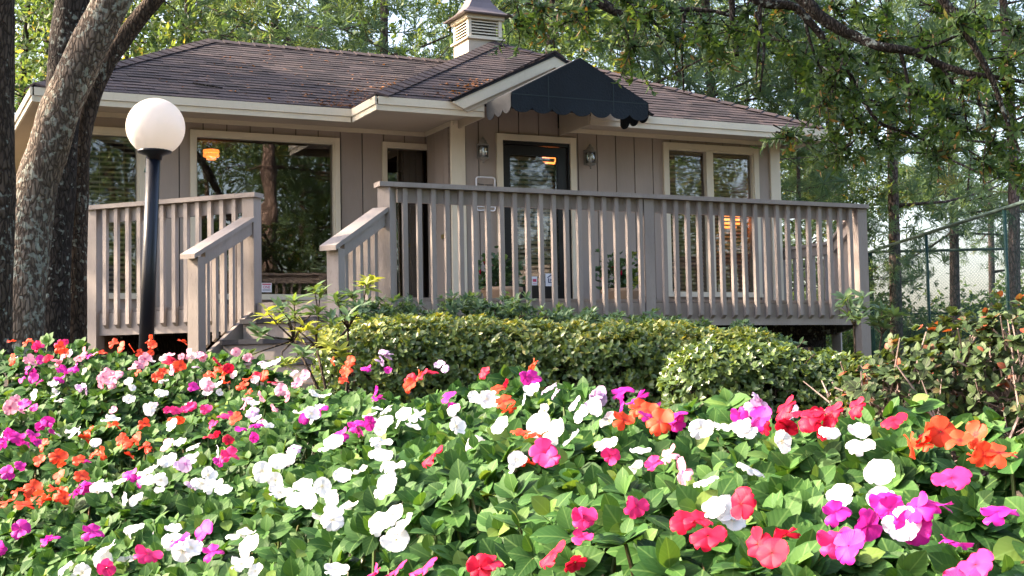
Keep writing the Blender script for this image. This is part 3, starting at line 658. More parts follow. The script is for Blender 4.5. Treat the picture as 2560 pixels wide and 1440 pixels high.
for i in range(len(prof) - 1):
    for j in range(4): a = i * 4 + j; b = i * 4 + (j + 1) % 4; m.f.append((a, b, b + 4, a + 4))
m.f.append((3, 2, 1, 0)); 
painted("cupola_metal", (.12, .10, .105), .5, .15, 4, dirt=.3)
m.build("cupola_roof", "cupola_metal", cup)

# --- windows
def blind(u0, u1, v, z0, z1, parent, gap=.05, tilt=.55):
    m = MB(); z = z0
    while z < z1 - .02:
        w = .025; dz = w * math.sin(tilt) ; dv = w * math.cos(tilt)
        m.hexa([H(u0, v - dv, z - dz), H(u1, v - dv, z - dz), H(u1, v + dv, z + dz), H(u0, v + dv, z + dz), H(u0, v - dv, z - dz + .003), H(u1, v - dv, z - dz + .003), H(u1, v + dv, z + dz + .003), H(u0, v + dv, z + dz + .003)])
        z += gap
    m.box(H, u0, u1, v - .03, v + .03, z1 - .03, z1)
    for u in (u0 + .12, u1 - .12): m.box(H, u - .002, u + .002, v - .032, v - .028, z0, z1 - .03)
    return m.build("blind", "blind", parent)
def window(name, v, o, trim, panes, label=None, mull=(), blinds=True, gap=.05, glass="window_glass"):
    u0, u1, z0, z1 = o
    W_ = MB().box(H, u0 - .0, u0 + .022, v - .012, v + .12, z0, z1).box(H, u1 - .022, u1, v - .012, v + .12, z0, z1).box(H, u0 + .022, u1 - .022, v - .012, v + .12, z1 - .02, z1).box(H, u0 + .022, u1 - .022, v - .012, v + .12, z0, z0 + .02).build(name, "cream", house)
    t = trim
    MB().box(H, u0 - t, u0 + .004, v - .034, v - .002, z0 - .0, z1 + t).build("trim", "cream", W_)
    MB().box(H, u1 - .004, u1 + t, v - .034, v - .002, z0 - .0, z1 + t).build("trim", "cream", W_)
    MB().box(H, u0 + .004, u1 - .004, v - .034, v - .002, z1 - .004, z1 + t).build("trim", "cream", W_)
    MB().box(H, u0 - t, u1 + t, v - .05, v - .002, z0 - .045, z0 - .001).build("sill", "cream", W_)
    for (a, b) in mull: MB().box(H, a, b, v - .03, v + .05, z0 + .02, z1 - .02).build("mullion", "cream", W_)
    for (a, b) in panes: MB().box(H, a, b, v + .038, v + .043, z0 + .018, z1 - .018).build("pane", glass, W_)
    if blinds:
        for (a, b) in panes: blind(a + .01, b - .01, v + .09, z0 + .03, z1 - .03, W_, gap)
    return W_
w0 = window("window", VW1, OP1[0], .065, [(2.12, 2.64)], gap=.055, glass="pane_clear")
w1 = window("window", VW1, OP1[1], .055, [(3.29, 4.88)], blinds=False)
w2 = window("window", VW1, OP1[2], .045, [(5.55, 6.11)], blinds=False)
w3 = window("window", VW2, OP2[1], .07, [(8.97, 9.51), (9.61, 10.22)], mull=[(9.51, 9.61)], gap=.05, glass="pane_clear")
# brown drape behind the narrow window
m = MB()
for i in range(7): m.box(H, 5.86 + i * .04, 5.895 + i * .04, VW1 + .25 + .02 * (i % 2), VW1 + .29 + .02 * (i % 2), ZDK, 2.8)
painted("drape_cloth", (.05, .03, .022), .9, .15, 3, bump=0)
m.build("drape", "drape_cloth", w2)
# square decal in the corner of the picture window
st = MB().box(H, 4.024, 4.144, VW1 + .028, VW1 + .032, .945, 1.05).build("decal", "white_card", w1, label="white and red square decal low in the picture window")
MB().box(H, 4.034, 4.134, VW1 + .0255, VW1 + .0272, 1.028, 1.042).build("decal_print", "red_print", st)
MB().box(H, 4.036, 4.132, VW1 + .0255, VW1 + .0272, .962, .966).box(H, 4.036, 4.132, VW1 + .0255, VW1 + .0272, .975, .979).build("decal_print", "blue_print", st)
def lettering(txt, size, u, v, z, mat, parent, name="lettering", spacing=1.0):
    cu_ = bpy.data.curves.new(name, 'FONT'); cu_.body = txt; cu_.size = size; cu_.align_x = 'CENTER'; cu_.extrude = .0006; cu_.space_character = spacing
    tmp = bpy.data.objects.new(name, cu_); COL.objects.link(tmp); bpy.context.view_layer.update()
    me = bpy.data.meshes.new_from_object(tmp.evaluated_get(bpy.context.evaluated_depsgraph_get())); bpy.data.objects.remove(tmp); me.materials.clear(); me.materials.append(MATS[mat])
    o = bpy.data.objects.new(name, me); put(o, H(u, v, z), parent); o.rotation_euler = (math.pi / 2, 0, AH); return o
lettering("ONE", .042, 4.084, VW1 + .0262, .988, "red_print", st, spacing=.95)

# --- door
dr = MB().box(H, 6.68, 6.70, VW2 - .01, VW2 + .08, ZDK - .03, 2.70).box(H, 7.55, 7.57, VW2 - .01, VW2 + .08, ZDK - .03, 2.70).box(H, 6.70, 7.55, VW2 - .01, VW2 + .08, 2.66, 2.70).build("door", "door_black", house)
MB().box(H, 6.60, 6.677, VW2 - .034, VW2 - .001, ZDK - .02, 2.775).build("trim", "cream", dr)
MB().box(H, 7.573, 7.65, VW2 - .034, VW2 - .001, ZDK - .02, 2.775).build("trim", "cream", dr)
MB().box(H, 6.677, 7.573, VW2 - .034, VW2 - .001, 2.703, 2.775).build("trim", "cream", dr)
MB().box(H, 6.702, 6.79, VW2 + .02, VW2 + .065, ZDK, 2.655).build("stile", "door_black", dr)
MB().box(H, 7.42, 7.548, VW2 + .02, VW2 + .065, ZDK, 2.655).build("stile", "door_black", dr)
MB().box(H, 6.79, 7.42, VW2 + .02, VW2 + .065, 2.54, 2.655).build("door_rail", "door_black", dr)
MB().box(H, 6.79, 7.42, VW2 + .02, VW2 + .065, ZDK, .99).build("door_rail", "door_black", dr)
MB().box(H, 6.792, 7.418, VW2 + .04, VW2 + .045, .992, 2.538).build("pane", "pane_clear", dr)
blind(6.80, 7.41, VW2 + .10, 1.02, 2.53, dr, .055, .75)
for z, r in ((1.58, .028), (1.72, .02)):
    c = H(7.485, VW2 - .01, z); m = MB(); m.lathe((0, 0, 0), [(r * .4, 0), (r * .5, .015), (r, .025), (r * .9, .045), (0.001, .05)], 12)
    m.v = [tuple(np.array(c) + x * np.array([BH[0], BH[1], 0]) + y * np.array([0, 0, 1]) - z_ * np.array([NH[0], NH[1], 0])) for x, y, z_ in m.v]
    m.build("knob", "brass", dr, smooth=True)
nt_ = MB().box(H, 7.225, 7.375, VW2 + .014, VW2 + .018, .992, 1.142).build("notice", "white_card", dr, label="white square notice with a blue house outline on the door")
hu = 7.30
for a, b in (((hu - .05, 1.085), (hu, 1.118)), ((hu, 1.118), (hu + .05, 1.085))):
    MB().prism([H(a[0], VW2 + .0115, a[1]), H(b[0], VW2 + .0115, b[1]), H(b[0], VW2 + .0115, b[1] + .014), H(a[0], VW2 + .0115, a[1] + .014)], H(0, .001, 0)).build("notice_print", "blue_print", nt_)
MB().box(H, hu - .042, hu - .030, VW2 + .0115, VW2 + .0125, 1.04, 1.085).box(H, hu + .030, hu + .042, VW2 + .0115, VW2 + .0125, 1.04, 1.085).box(H, hu - .042, hu + .042, VW2 + .0115, VW2 + .0125, 1.03, 1.04).box(H, hu - .016, hu + .016, VW2 + .0115, VW2 + .0125, 1.066, 1.076).box(H, hu - .016, hu + .016, VW2 + .0115, VW2 + .0125, 1.050, 1.060).build("notice_print", "blue_print", nt_)
pk = MB().box(H, 7.045, 7.115, VW2 + .014, VW2 + .018, 1.0, 1.105).build("decal", "white_card", dr, label="small white decal with a pink print on the door")
MB().box(H, 7.056, 7.104, VW2 + .0115, VW2 + .0125, 1.04, 1.075).box(H, 7.056, 7.104, VW2 + .0115, VW2 + .0125, 1.015, 1.02).build("decal_print", "red_print", pk)
# brass letter slot on the short return wall
MB().box(H, UO - .02, UO - .002, 14.38, 14.54, 1.555, 1.60).build("letter_slot", "brass", house)

# --- lamps glowing inside
def pendant(px, py, D, r, label):
    c = onD(px, py, D); t = thing("pendant_lamp", label, "lamp", (c[0], c[1], c[2] - r), "lamps lit inside the house")
    for q, z0_, z1_ in ((1, .22, .6), (1, -.25, .12), (.62, -.6, -.34)): MB().lathe(c, [(r * q * .96, z0_ * r), (r * q, (z0_ + z1_) / 2 * r), (r * q * .96, z1_ * r)], 20).build("shade_band", "bulb_glow", t, smooth=True)
    MB().tube([(c[0], c[1], c[2] + r * .6), (c[0], c[1], 2.9)], .008, 6).build("cord", "black_print", t)
pendant(528, 387, 16.6, .10, "small orange lamp glowing behind the upper left of the picture window")
pendant(1375, 398, 16.6, .10, "small orange lamp glowing behind the glass of the door")
pendant(1825, 556, 17.4, .13, "orange lamp glowing behind the right pane of the double window")

# ------------------------------------------------------------------ awning over the door
awn = thing("awning", "dark navy gabled canvas awning with scalloped valance over the door", "awning", H(6.96, 13.1, 2.75))
AU0, AU1, AUC, AV0, AV1 = 6.12, 7.80, 6.955, 12.75, 13.37
AZ, AZP, AZB = 2.94, 3.375, 2.79
def scallop(fr, a0, a1, n, ztop, zlow, thick, name, mat, along):
    pts = [(a0, ztop)]; k = 10
    low = []
    for i in range(n * k + 1):
        t = i / (n * k); ph = (t * n) % 1.0
        low.append((a0 + (a1 - a0) * t, zlow + .055 * (abs(2 * ph - 1) ** 2.6)))
    m = MB(); kk = 0
    for (x, z) in low:
        for off in (0, thick):
            for zz in (z, ztop): m.v.append(fr(x, off, zz))
    for i in range(len(low) - 1):
        b = i * 4
        m.f += [(b, b + 4, b + 5, b + 1), (b + 2, b + 3, b + 7, b + 6), (b, b + 2, b + 6, b + 4)]
    return m.build(name, mat, awn)
MB().prism([H(AU0, AV0, AZ), H(AU1, AV0, AZ), H(AUC, AV0, AZP)], H(0, .012, 0)).build("front_panel", "canvas", awn)
for sg, u in ((-1, AU0), (1, AU1)):
    MB().prism([H(u, AV0, AZ), H(u, AV1, AZ), H(AUC, AV1, AZP), H(AUC, AV0, AZP)], (0, 0, .012)).build("roof_panel", "canvas" if sg > 0 else "canvas_faded", awn)
scallop(lambda x, o, z: H(x, AV0 - .003 + o, z), AU0, AU1, 7, AZ, AZB - .05, .008, "valance", "canvas", 0)
scallop(lambda x, o, z: H(AU0 - .002 - o, x, z), AV0, AV1, 3, AZ, AZB - .05, .008, "valance", "canvas_faded", 1)
scallop(lambda x, o, z: H(AU1 + .002 + o, x, z), AV0, AV1, 3, AZ, AZB - .05, .008, "valance", "canvas", 1)
for u in (6.56, 7.36):
    MB().box(H, u - .006, u + .006, AV0 - .006, AV0 - .0035, AZB + .01, AZ + (AZP - AZ) * (1 - abs(u - AUC) / .85) - .02).build("seam", "canvas_seam", awn)
MB().box(H, AU0 + .01, AU1 - .01, AV0 - .006, AV0 - .0035, AZ - .014, AZ - .004).build("seam", "canvas_seam", awn)
for u in (AU0 + .02, AU1 - .02):
    MB().beam(H(u, AV0 + .04, AZ - .02), H(u, VE2 - .1, AZ - .02), .02, .02).build("frame_bar", "pewter", awn)
MB().beam(H(AU0 + .02, AV0 + .03, AZ - .02), H(AU1 - .02, AV0 + .03, AZ - .02), .02, .02).build("frame_bar", "pewter", awn)

# ------------------------------------------------------------------ deck with railings and stairs
deck = thing("deck", "taupe painted timber deck with railings and front stairs", "deck", H(5.5, 12.0, -.1))
WA = 9.636; SL, SR = -6.446, -5.176
def a2w(s, w): p = s * BA + w * NA; return np.array([p[0], p[1]])
def h2w(u, v): return u * BH + v * NH
C_ = a2w(-5.15, WA); LA_ = a2w(-8.10, WA); E_ = h2w(8.65, 10.3); F_ = h2w(10.85, 13.4); G_ = h2w(10.85, 15.9); LB_ = LA_ + NH * 2.5
outline = [LB_, LA_, C_, E_, F_, G_]
def baluster(p, dirv, z0, z1, parent=deck, w=.038):
    d = dirv / np.linalg.norm(dirv); nrm = np.array([d[1], -d[0]])
    m = MB(); a = d * w / 2; b = nrm * w / 2; P = [p - a - b, p + a - b, p + a + b, p - a + b]
    # the lower end is cut on the slant, outer face shorter
    zz = [z0, z0, z0 + .03, z0 + .03]
    m.hexa([(*q, z) for q, z in zip(P, zz)] + [(*q, z1) for q in P])
    return m.build("baluster", "deck_paint", parent)
def post(p, z0, z1, w=.1, d=BH):
    d = d / np.linalg.norm(d); nn = np.array([-d[1], d[0]]); fr = lambda a, b, z: (*(p + a * d + b * nn), z)
    return MB().box(fr, -w / 2, w / 2, -w / 2, w / 2, z0, z1).build("post", "deck_paint", deck)
def rail_run(p0, p1, e0=0.05, e1=0.05, posts=(), skip=(), outward=None, ext0=0, ext1=0, spacing=.124, cap_side=0.0):
    d = p1 - p0; Ln = np.linalg.norm(d); d = d / Ln; nn = np.array([d[1], -d[0]])      # outward is to the right of the run
    fr = lambda a, b, z: (*(p0 + a * d - b * nn), z)                                    # b>0 is inward
    MB().box(fr, -ext0, Ln + ext1, -.085, .055, ZRAIL - .038, ZRAIL).build("cap_rail", "deck_paint", deck)
    MB().box(fr, e0, Ln - e1, -.015, .022, ZRAIL - .155, ZRAIL - .042).build("sub_rail", "deck_paint", deck)
    MB().box(fr, e0 - .05, Ln - e1 + .05, -.012, .026, ZDB, ZDK - .03).build("rim_board", "deck_paint", deck)
    for t in posts: post(p0 + d * t, GZ(*(p0 + d * t)) - .05, ZRAIL - .04, .1, d)
    n = int((Ln - e0 - e1) / spacing); off = (Ln - e0 - e1 - n * spacing) / 2
    for i in range(n + 1):
        t = e0 + off + i * spacing
        if any(abs(t - q) < .075 for q in posts) or any(a < t < b for a, b in skip): continue
        baluster(p0 + d * t + nn * .036, d, .44, ZRAIL - .04)
# runs are walked so that the outside lies on the right hand
rail_run(C_, E_, .09, .09, posts=(2.46,), ext0=.09, ext1=.06)
rail_run(LA_, a2w(SL, WA), .09, .09, ext0=.06, ext1=.085)
rail_run(LB_, LA_, .05, .09, ext1=.02)
rail_run(E_, F_, .09, .09)
rail_run(F_, G_, .09, .05)
for p in (C_, E_, F_, LA_): post(p, GZ(*p) - .05, ZRAIL - .04, .11, BA if p is not E_ else BH)
post(a2w(SL, WA), -.1, ZRAIL - .04, .115, BA); post(G_, -.5, ZRAIL - .04, .1)
MB().box(A, SL - .06, SR + .06, WA - .012, WA + .026, ZDB - .1, ZDK - .03).build("rim_board", "deck_paint", deck)
# floor boards, clipped to the outline
def clip_half(poly, p, n):
    out = []
    for i in range(len(poly)):
        a, b = poly[i], poly[(i + 1) % len(poly)]; fa = (a - p) @ n; fb = (b - p) @ n
        if fa >= 0: out.append(a)
        if (fa >= 0) != (fb >= 0): out.append(a + (b - a) * fa / (fa - fb))
    return out
floor_poly = [np.array(q) for q in (h2w(1.75, 14.98), LA_, C_, E_, F_, h2w(10.85, 14.98))]
v = 10.0
while v < 14.95:
    q = clip_half(clip_half(floor_poly, h2w(0, v), NH), h2w(0, min(v + .136, 14.97)), -NH)
    if len(q) > 2: MB().prism([(*x, ZDK - .026) for x in q], (0, 0, .026)).build("deck_board", "deck_paint", deck)
    v += .142
# joists and beams below
for u in np.arange(2.4, 10.4, .6):
    vv = 10.5 + (max(0, 3.9 - u) * 1.15) + max(0, (u - 8.6)) * 1.45
    if vv < 14.6: MB().box(H, u, u + .04, vv, 14.9, .41, ZDK - .03).build("joist", "bark_dark", deck)
MB().box(H, 3.9, 8.7, 10.75, 10.83, .30, .41).build("beam", "bark_dark", deck)
MB().box(H, 2.2, 10.6, 13.3, 13.38, .22, .405).build("beam", "bark_dark", deck)
# stairs
TR = [(9.36, 9.64, .465), (9.08, 9.385, .29), (8.80, 9.105, .118)]
for w0_, w1_, z in TR:
    MB().box(A, SL + .06, SR - .06, w0_, w1_, z - .04, z).build("tread", "tread", deck)
zlow = [.29, .118, -.06]
for (w0_, w1_, z), zl in zip(TR, zlow):
    MB().box(A, SL + .075, SR - .075, w0_ + .03, w0_ + .05, zl - (.04 if zl > 0 else .04), z - .041).build("riser", "deck_paint", deck)
MB().box(A, SL + .07, SR - .07, WA - .035, WA - .014, .425, ZDK - .002).build("riser", "deck_paint", deck)
for s in (SL, SR):
    MB().box(A, s - .05, s + .05, 8.81, 8.91, GZ(*a2w(s, 8.86)) - .1, .945).build("post", "deck_paint", deck)
    z_hi, z_lo = 1.335, .962
    w_hi, w_lo = WA - .06, 8.74
    sl = (z_hi - z_lo) / (w_hi - w_lo)
    MB().hexa([A(s - .07, w_lo, z_lo - .038), A(s + .07, w_lo, z_lo - .038), A(s + .07, w_hi, z_hi - .038), A(s - .07, w_hi, z_hi - .038),
               A(s - .07, w_lo, z_lo), A(s + .07, w_lo, z_lo), A(s + .07, w_hi, z_hi), A(s - .07, w_hi, z_hi)]).build("hand_rail", "deck_paint", deck)
    for so in ((.012,)):
        MB().hexa([A(s + .005, 8.915, z_lo + sl * (8.915 - w_lo) - .15), A(s + .045, 8.915, z_lo + sl * (8.915 - w_lo) - .15), A(s + .045, w_hi, z_hi - .15), A(s + .005, w_hi, z_hi - .15),
                   A(s + .005, 8.915, z_lo + sl * (8.915 - w_lo) - .042), A(s + .045, 8.915, z_lo + sl * (8.915 - w_lo) - .042), A(s + .045, w_hi, z_hi - .042), A(s + .005, w_hi, z_hi - .042)]).build("sub_rail", "deck_paint", deck)
    for i in range(5):
        w = 9.02 + i * .118
        baluster(a2w(s - .02, w), NA, z_lo - .86 + sl * (w - w_lo), z_lo + sl * (w - w_lo) - .045)
    MB().hexa([A(s - .0, 8.92, -.05), A(s + .035, 8.92, -.05), A(s + .035, WA - .03, .34), A(s - .0, WA - .03, .34), A(s - .0, 8.92, .16), A(s + .035, 8.92, .16), A(s + .035, WA - .03, .55), A(s - .0, WA - .03, .55)]).build("stringer", "deck_paint", deck)

# ------------------------------------------------------------------ globe lamp on its post
gx, gy = onD(389, 318, 9.3)[:2]; gz = onD(389, 318, 9.3)[2]; bx, by = onD(362, 900, 9.3)[:2]
lamp = thing("lamp_post", "white globe lamp on a dark navy post in front of the deck", "lamp", (bx, by, GZ(bx, by)))
MB().tube([(bx, by, GZ(bx, by) - .1), (gx - .015, gy, gz - .195)], [.051, .048], 20).build("post", "post_navy", lamp, smooth=True)
MB().lathe((gx - .008, gy, gz - .20), [(.05, -.03), (.055, 0), (.115, .02), (.118, .035), (.05, .045)], 24).build("collar", "post_navy", lamp, smooth=True)
m = MB(); R_ = .2012; pr = [(R_ * math.sin(a), -R_ * math.cos(a)) for a in np.linspace(.5, math.pi - .001, 28)]
m.lathe((gx, gy, gz), pr, 48).build("globe", "globe_acrylic", lamp, smooth=True)

# ------------------------------------------------------------------ wall lanterns, sign, ornaments
def lantern(u, label):
    v = VW2 - .11; t = thing("wall_lantern", label, "lantern", H(u, v, 2.40), "coach lanterns beside the door")
    c = H(u, v, 0)
    MB().lathe(c, [(.0, 2.395), (.014, 2.405), (.01, 2.42), (.02, 2.43), (.062, 2.45), (.068, 2.462), (.055, 2.468)], 16).build("base", "pewter", t, smooth=True)
    MB().lathe(c, [(.056, 2.468), (.06, 2.52), (.06, 2.58), (.056, 2.60)], 16).build("glass", "lantern_glass", t, smooth=True)
    MB().lathe(c, [(.072, 2.60), (.072, 2.612), (.05, 2.632), (.045, 2.645), (.04, 2.662), (.02, 2.672), (.022, 2.685), (.008, 2.70), (.0, 2.71)], 16).build("cap", "pewter", t, smooth=True)
    MB().lathe(c, [(.012, 2.47), (.012, 2.55), (.006, 2.575)], 10).build("candle_bulb", "white_card", t, smooth=True)
    for k in range(4):
        a = math.pi / 4 + k * math.pi / 2 + AH; q = (c[0] + .063 * math.cos(a), c[1] + .063 * math.sin(a))
        MB().tube([(*q, 2.465), (*q, 2.605)], .004, 6).build("rib", "pewter", t)
    MB().box(H, u - .035, u + .035, VW2 - .02, VW2 - .003, 2.46, 2.64).build("back_plate", "pewter", t)
    MB().beam(H(u, VW2 - .02, 2.61), H(u, v + .06, 2.61), .02, .02).build("arm", "pewter", t)
lantern(6.388, "pewter coach lantern on the wall left of the door")
lantern(7.80, "pewter coach lantern on the wall right of the door")
sg = thing("wall_sign", "small taupe sign with white rounded border left of the door", "sign", H(6.45, VW2 - .02, 1.84))
MB().box(H, 6.335, 6.572, VW2 - .012, VW2 - .003, 1.86, 2.245).build("board", "siding", sg)
def rr(u0, u1, z0, z1, r):
    P = []
    for cu_, cz_, a0 in ((u1 - r, z1 - r, 0), (u0 + r, z1 - r, 90), (u0 + r, z0 + r, 180), (u1 - r, z0 + r, 270)):
        for k in range(5): a = math.radians(a0 + k * 22.5); P.append(H(cu_ + r * math.cos(a), VW2 - .016, cz_ + r * math.sin(a)))
    return P + [P[0]]
MB().tube(rr(6.335, 6.572, 1.86, 2.25, .03), .0095, 8).build("border", "white_card", sg)
MB().box(H, 6.345, 6.562, VW2 - .022, VW2 - .0125, 1.90, 1.915).build("ledge", "white_card", sg)
lettering("Please register", .034, 6.453, VW2 - .0135, 2.155, "black_print", sg)
lettering("for", .034, 6.453, VW2 - .0135, 2.112, "black_print", sg)
ch = thing("hanging_bell", "small verdigris bell hanging on a cord beside the left window", "bell", H(2.70, 14.72, 2.2))
painted("verdigris", (.18, .26, .22), .6, .2, 8)
MB().tube([H(2.70, 14.72, 2.89), H(2.70, 14.72, 2.30)], .005, 6).build("cord", "verdigris", ch)
MB().lathe(H(2.70, 14.72, 2.21), [(.045, 0), (.04, .02), (.028, .055), (.012, .085), (.004, .10)], 14).build("bell_body", "verdigris", ch, smooth=True)
fl = thing("flood_light", "small dark floodlight under the right end of the eave", "light", H(10.70, 13.62, 2.70))
MB().lathe(H(10.70, 13.62, 2.72), [(.0, .0), (.05, .0), (.055, .03), (.04, .09), (.02, .11), (.02, .168)], 14).build("housing", "pewter", fl, smooth=True)

# ------------------------------------------------------------------ potted plants beside the door
def frame_from(axis):
    a = np.array(axis, float); a /= np.linalg.norm(a); h_ = np.array([1., 0, 0]) if abs(a[0]) < .8 else np.array([0, 1., 0]); x = np.cross(a, h_); x /= np.linalg.norm(x); return x, np.cross(a, x), a
def rosettes(P, ax, n, ln, spread=(.5, 1.25), tone=(.2, .8), up=None):
    """n leaves about each axis; returns positions, frames, lengths, tones"""
    N = len(P); PP = np.repeat(P, n, 0); AX = np.repeat(ax / np.linalg.norm(ax, axis=1, keepdims=True), n, 0)
    r = unit(N * n); s = r - (r * AX).sum(1, keepdims=True) * AX; s /= np.linalg.norm(s, axis=1, keepdims=True) + 1e-9
    th = rng.uniform(*spread, N * n)[:, None]; d = AX * np.cos(th) + s * np.sin(th); nr = AX * np.sin(th) - s * np.cos(th) + unit(N * n) * .25
    return PP, frames(d, nr), ln * rng.uniform(.65, 1.15, N * n), np.clip(rng.uniform(*tone, N * n) + np.repeat(rng.normal(0, .12, N), n), 0, 1)
def potted(u, v, label, yellow):
    t = thing("potted_plant", label, "potted plant", H(u, v, ZDK))
    c = H(u, v, ZDK)
    MB().lathe(c, [(.14, 0.002), (.17, .03), (.21, .25), (.235, .27), (.235, .31), (.21, .315), (.2, .28)], 24).build("pot", "terracotta", t, smooth=True)
    MB().lathe(c, [(.205, .27), (.1, .29), (.0, .295)], 20).build("soil", "mulch", t)
    n = 160; P = np.array(c) + rng.normal(0, 1, (n, 3)) * [.13, .13, .11] + [0, 0, .46]; P[:, 2] = np.maximum(P[:, 2], c[2] + .29)
    PP, Rf, Sz, Tn = rosettes(P, unit(n) * .5 + [0, 0, .8], 6, .062, tone=(.1, .6))
    if yellow: Tn = np.where(PP[:, 0] > c[0] + .1, np.clip(Tn + .45, 0, 1), Tn)
    obj_from(scatter_mesh("foliage", LEAF_OV, PP - np.array(c), Rf, Sz, Tn, "azalea_leaf"), "foliage", c, t)
    for k in range(7):
        q = np.array(c) + rng.normal(0, 1, 3) * [.09, .09, .05] + [-.05, -.08, .5]
        m = MB(); m.tube([q, q + [.0, 0, .03], q + [.005, 0, .06]], [.006, .014, .003], 6); m.build("flower", "petal_crimson", t, smooth=True)
    m = MB()
    for k in range(9): e = P[k]; m.tube([(c[0] + rng.normal() * .04, c[1] + rng.normal() * .04, c[2] + .27), tuple(e)], [.006, .003], 5)
    m.build("stem", "green_stem", t)
potted(6.34, 13.55, "terracotta pot of green leaves and red blooms left of the door", False)
potted(7.86, 13.55, "terracotta pot of green and yellow leaves right of the door", True)

# ------------------------------------------------------------------ shrubs and hedges
def twigs(root, base, tips, r0, mat="bark_twig", name="twig", n=5):
    m = MB()
    for tp in tips:
        b = np.array(base) if np.ndim(base[0]) == 0 else np.array(base[random.randrange(len(base))]); tp = np.array(tp)
        mid = b * .45 + tp * .55 + rng.normal(0, .06, 3) * np.linalg.norm(tp - b); mid[2] = max(mid[2], b[2])
        m.tube([b, mid, tp], [r0, r0 * .6, r0 * .25], n)
    return m.build(name, mat, root, smooth=True)
def blob_points(c, r, n, p=3.0, shell=.16, jit=.05, zmin=-9):
    """points near the skin of a superellipsoid, with outward normals; the skin undulates"""
    d = unit(n * 2); d[:, 2] = np.where(d[:, 2] < -.35, -d[:, 2], d[:, 2])
    s = (np.abs(d) ** p).sum(1) ** (-1 / p); q = d * s[:, None]
    w = .5 * (np.sin(q[:, 0] * 7.3 + c[0] * 9) + np.sin(q[:, 1] * 6.1 + 1.3 + c[1] * 5) + np.sin(q[:, 0] * 15 + q[:, 2] * 9)) * jit
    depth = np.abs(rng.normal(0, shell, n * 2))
    P = np.array(c) + q * np.array(r) * (1 + w - depth)[:, None]
    nr = np.sign(q) * np.abs(q) ** (p - 1) / np.array(r); nr /= np.linalg.norm(nr, axis=1, keepdims=True)
    ok = (P[:, 2] > zmin); ok &= (nr @ np.array([0, -1, 0]) > -.75) | (nr[:, 2] > .3)
    P, nr, depth = P[ok][:n], nr[ok][:n], depth[ok][:n]
    return P, nr, depth
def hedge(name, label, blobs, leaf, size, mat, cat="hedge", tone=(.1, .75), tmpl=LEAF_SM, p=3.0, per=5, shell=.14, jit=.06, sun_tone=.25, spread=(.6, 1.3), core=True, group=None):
    c0 = np.mean([b[0] for b in blobs], 0); base = (c0[0], c0[1], GZ(c0[0], c0[1])); t = thing(name, label, cat, base, group)
    PP, RR, SS, TT = [], [], [], []; tips = []; m = MB()
    for c, r, n in blobs:
        P, nr, dp = blob_points(c, r, n, p, shell, jit, GZ(c[0], c[1]) - .05)
        a, b, s_, t_ = rosettes(P, nr + unit(len(P)) * .5 + [0, 0, .35], per, size, spread, tone)
        t_ = np.clip(t_ + np.repeat((nr[:, 2] > .55) * sun_tone - dp * 1.0, per), 0, 1)  # upward-facing leaves coloured yellower to paint sunlight on the top; inner ones darker
        PP.append(a); RR.append(b); SS.append(s_); TT.append(t_); tips += [tuple(q) for q in P[::max(1, n // 60)]]
        if core:  # dead twiggy heart of the shrub, seen through the gaps
            for k in range(70):
                q0 = np.array(c) + rng.uniform(-.7, .7, 3) * np.array(r) * [1, 1, .1]; q0[2] = GZ(q0[0], q0[1])
                q1 = np.array(c) + rng.uniform(-.85, .85, 3) * np.array(r); m.tube([q0, q0 * .5 + q1 * .5 + rng.normal(0, .03, 3), q1], [.009, .006, .003], 4)
    obj_from(scatter_mesh("foliage", tmpl, np.concatenate(PP) - np.array(base), np.concatenate(RR), np.concatenate(SS), np.concatenate(TT), mat, uv=True), "foliage", base, t)
    if m.v: m.build("twig", "bark_twig", t)
    return t
def P3(px, py, D): return onD(px, py, D)
# clipped hedge: a long low block
hb = []
for px, pyt, D, rx in ((960, 800, 7.2, .36), (1120, 795, 7.3, .40), (1290, 808, 7.3, .40), (1460, 812, 7.3, .42), (1640, 812, 7.4, .42), (1800, 828, 7.4, .36)):
    top = P3(px, pyt, D); hh = .33; hb.append(((top[0], top[1], top[2] - hh), (rx, .42, hh), 2100))
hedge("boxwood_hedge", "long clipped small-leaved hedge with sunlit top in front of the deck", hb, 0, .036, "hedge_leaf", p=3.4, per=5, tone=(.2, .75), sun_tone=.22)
hb = []
for px, pyt, D, rx in ((1780, 862, 6.1, .22), (1900, 862, 6.1, .26), (2040, 888, 6.1, .24), (2130, 900, 6.2, .2)):
    top = P3(px, pyt, D); hh = .26; hb.append(((top[0], top[1], top[2] - hh), (rx, .30, hh), 1300))
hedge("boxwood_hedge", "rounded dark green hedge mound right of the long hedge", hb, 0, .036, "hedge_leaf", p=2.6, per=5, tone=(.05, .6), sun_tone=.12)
# azaleas behind the hedge, against the deck
az = [((955, 752, 9.0, .34), "azalea shrub at the foot of the stair rail behind the hedge"), ((1190, 738, 9.4, .46), "tallest azalea shrub before the door behind the hedge"),
      ((1420, 770, 9.5, .42), "azalea shrub behind the middle of the long hedge"), ((1640, 788, 9.6, .42), "low azalea shrub under the middle deck post"), ((1850, 815, 9.6, .36), "azalea shrub behind the right end of the long hedge")]
for (px, pyt, D, rx), lb in az:
    top = P3(px, pyt, D); hh = .34
    hedge("azalea_shrub", lb, [((top[0], top[1], top[2] - hh), (rx, .38, hh), 420), ((top[0] + rx * .5, top[1] - .1, top[2] - hh - .06), (rx * .7, .3, hh), 220)], 0, .055, "azalea_leaf", "shrub", (.1, .6), LEAF_LANCE, 2.0, 9, .2, .16, .1, (.5, 1.35), group="azaleas along the deck")
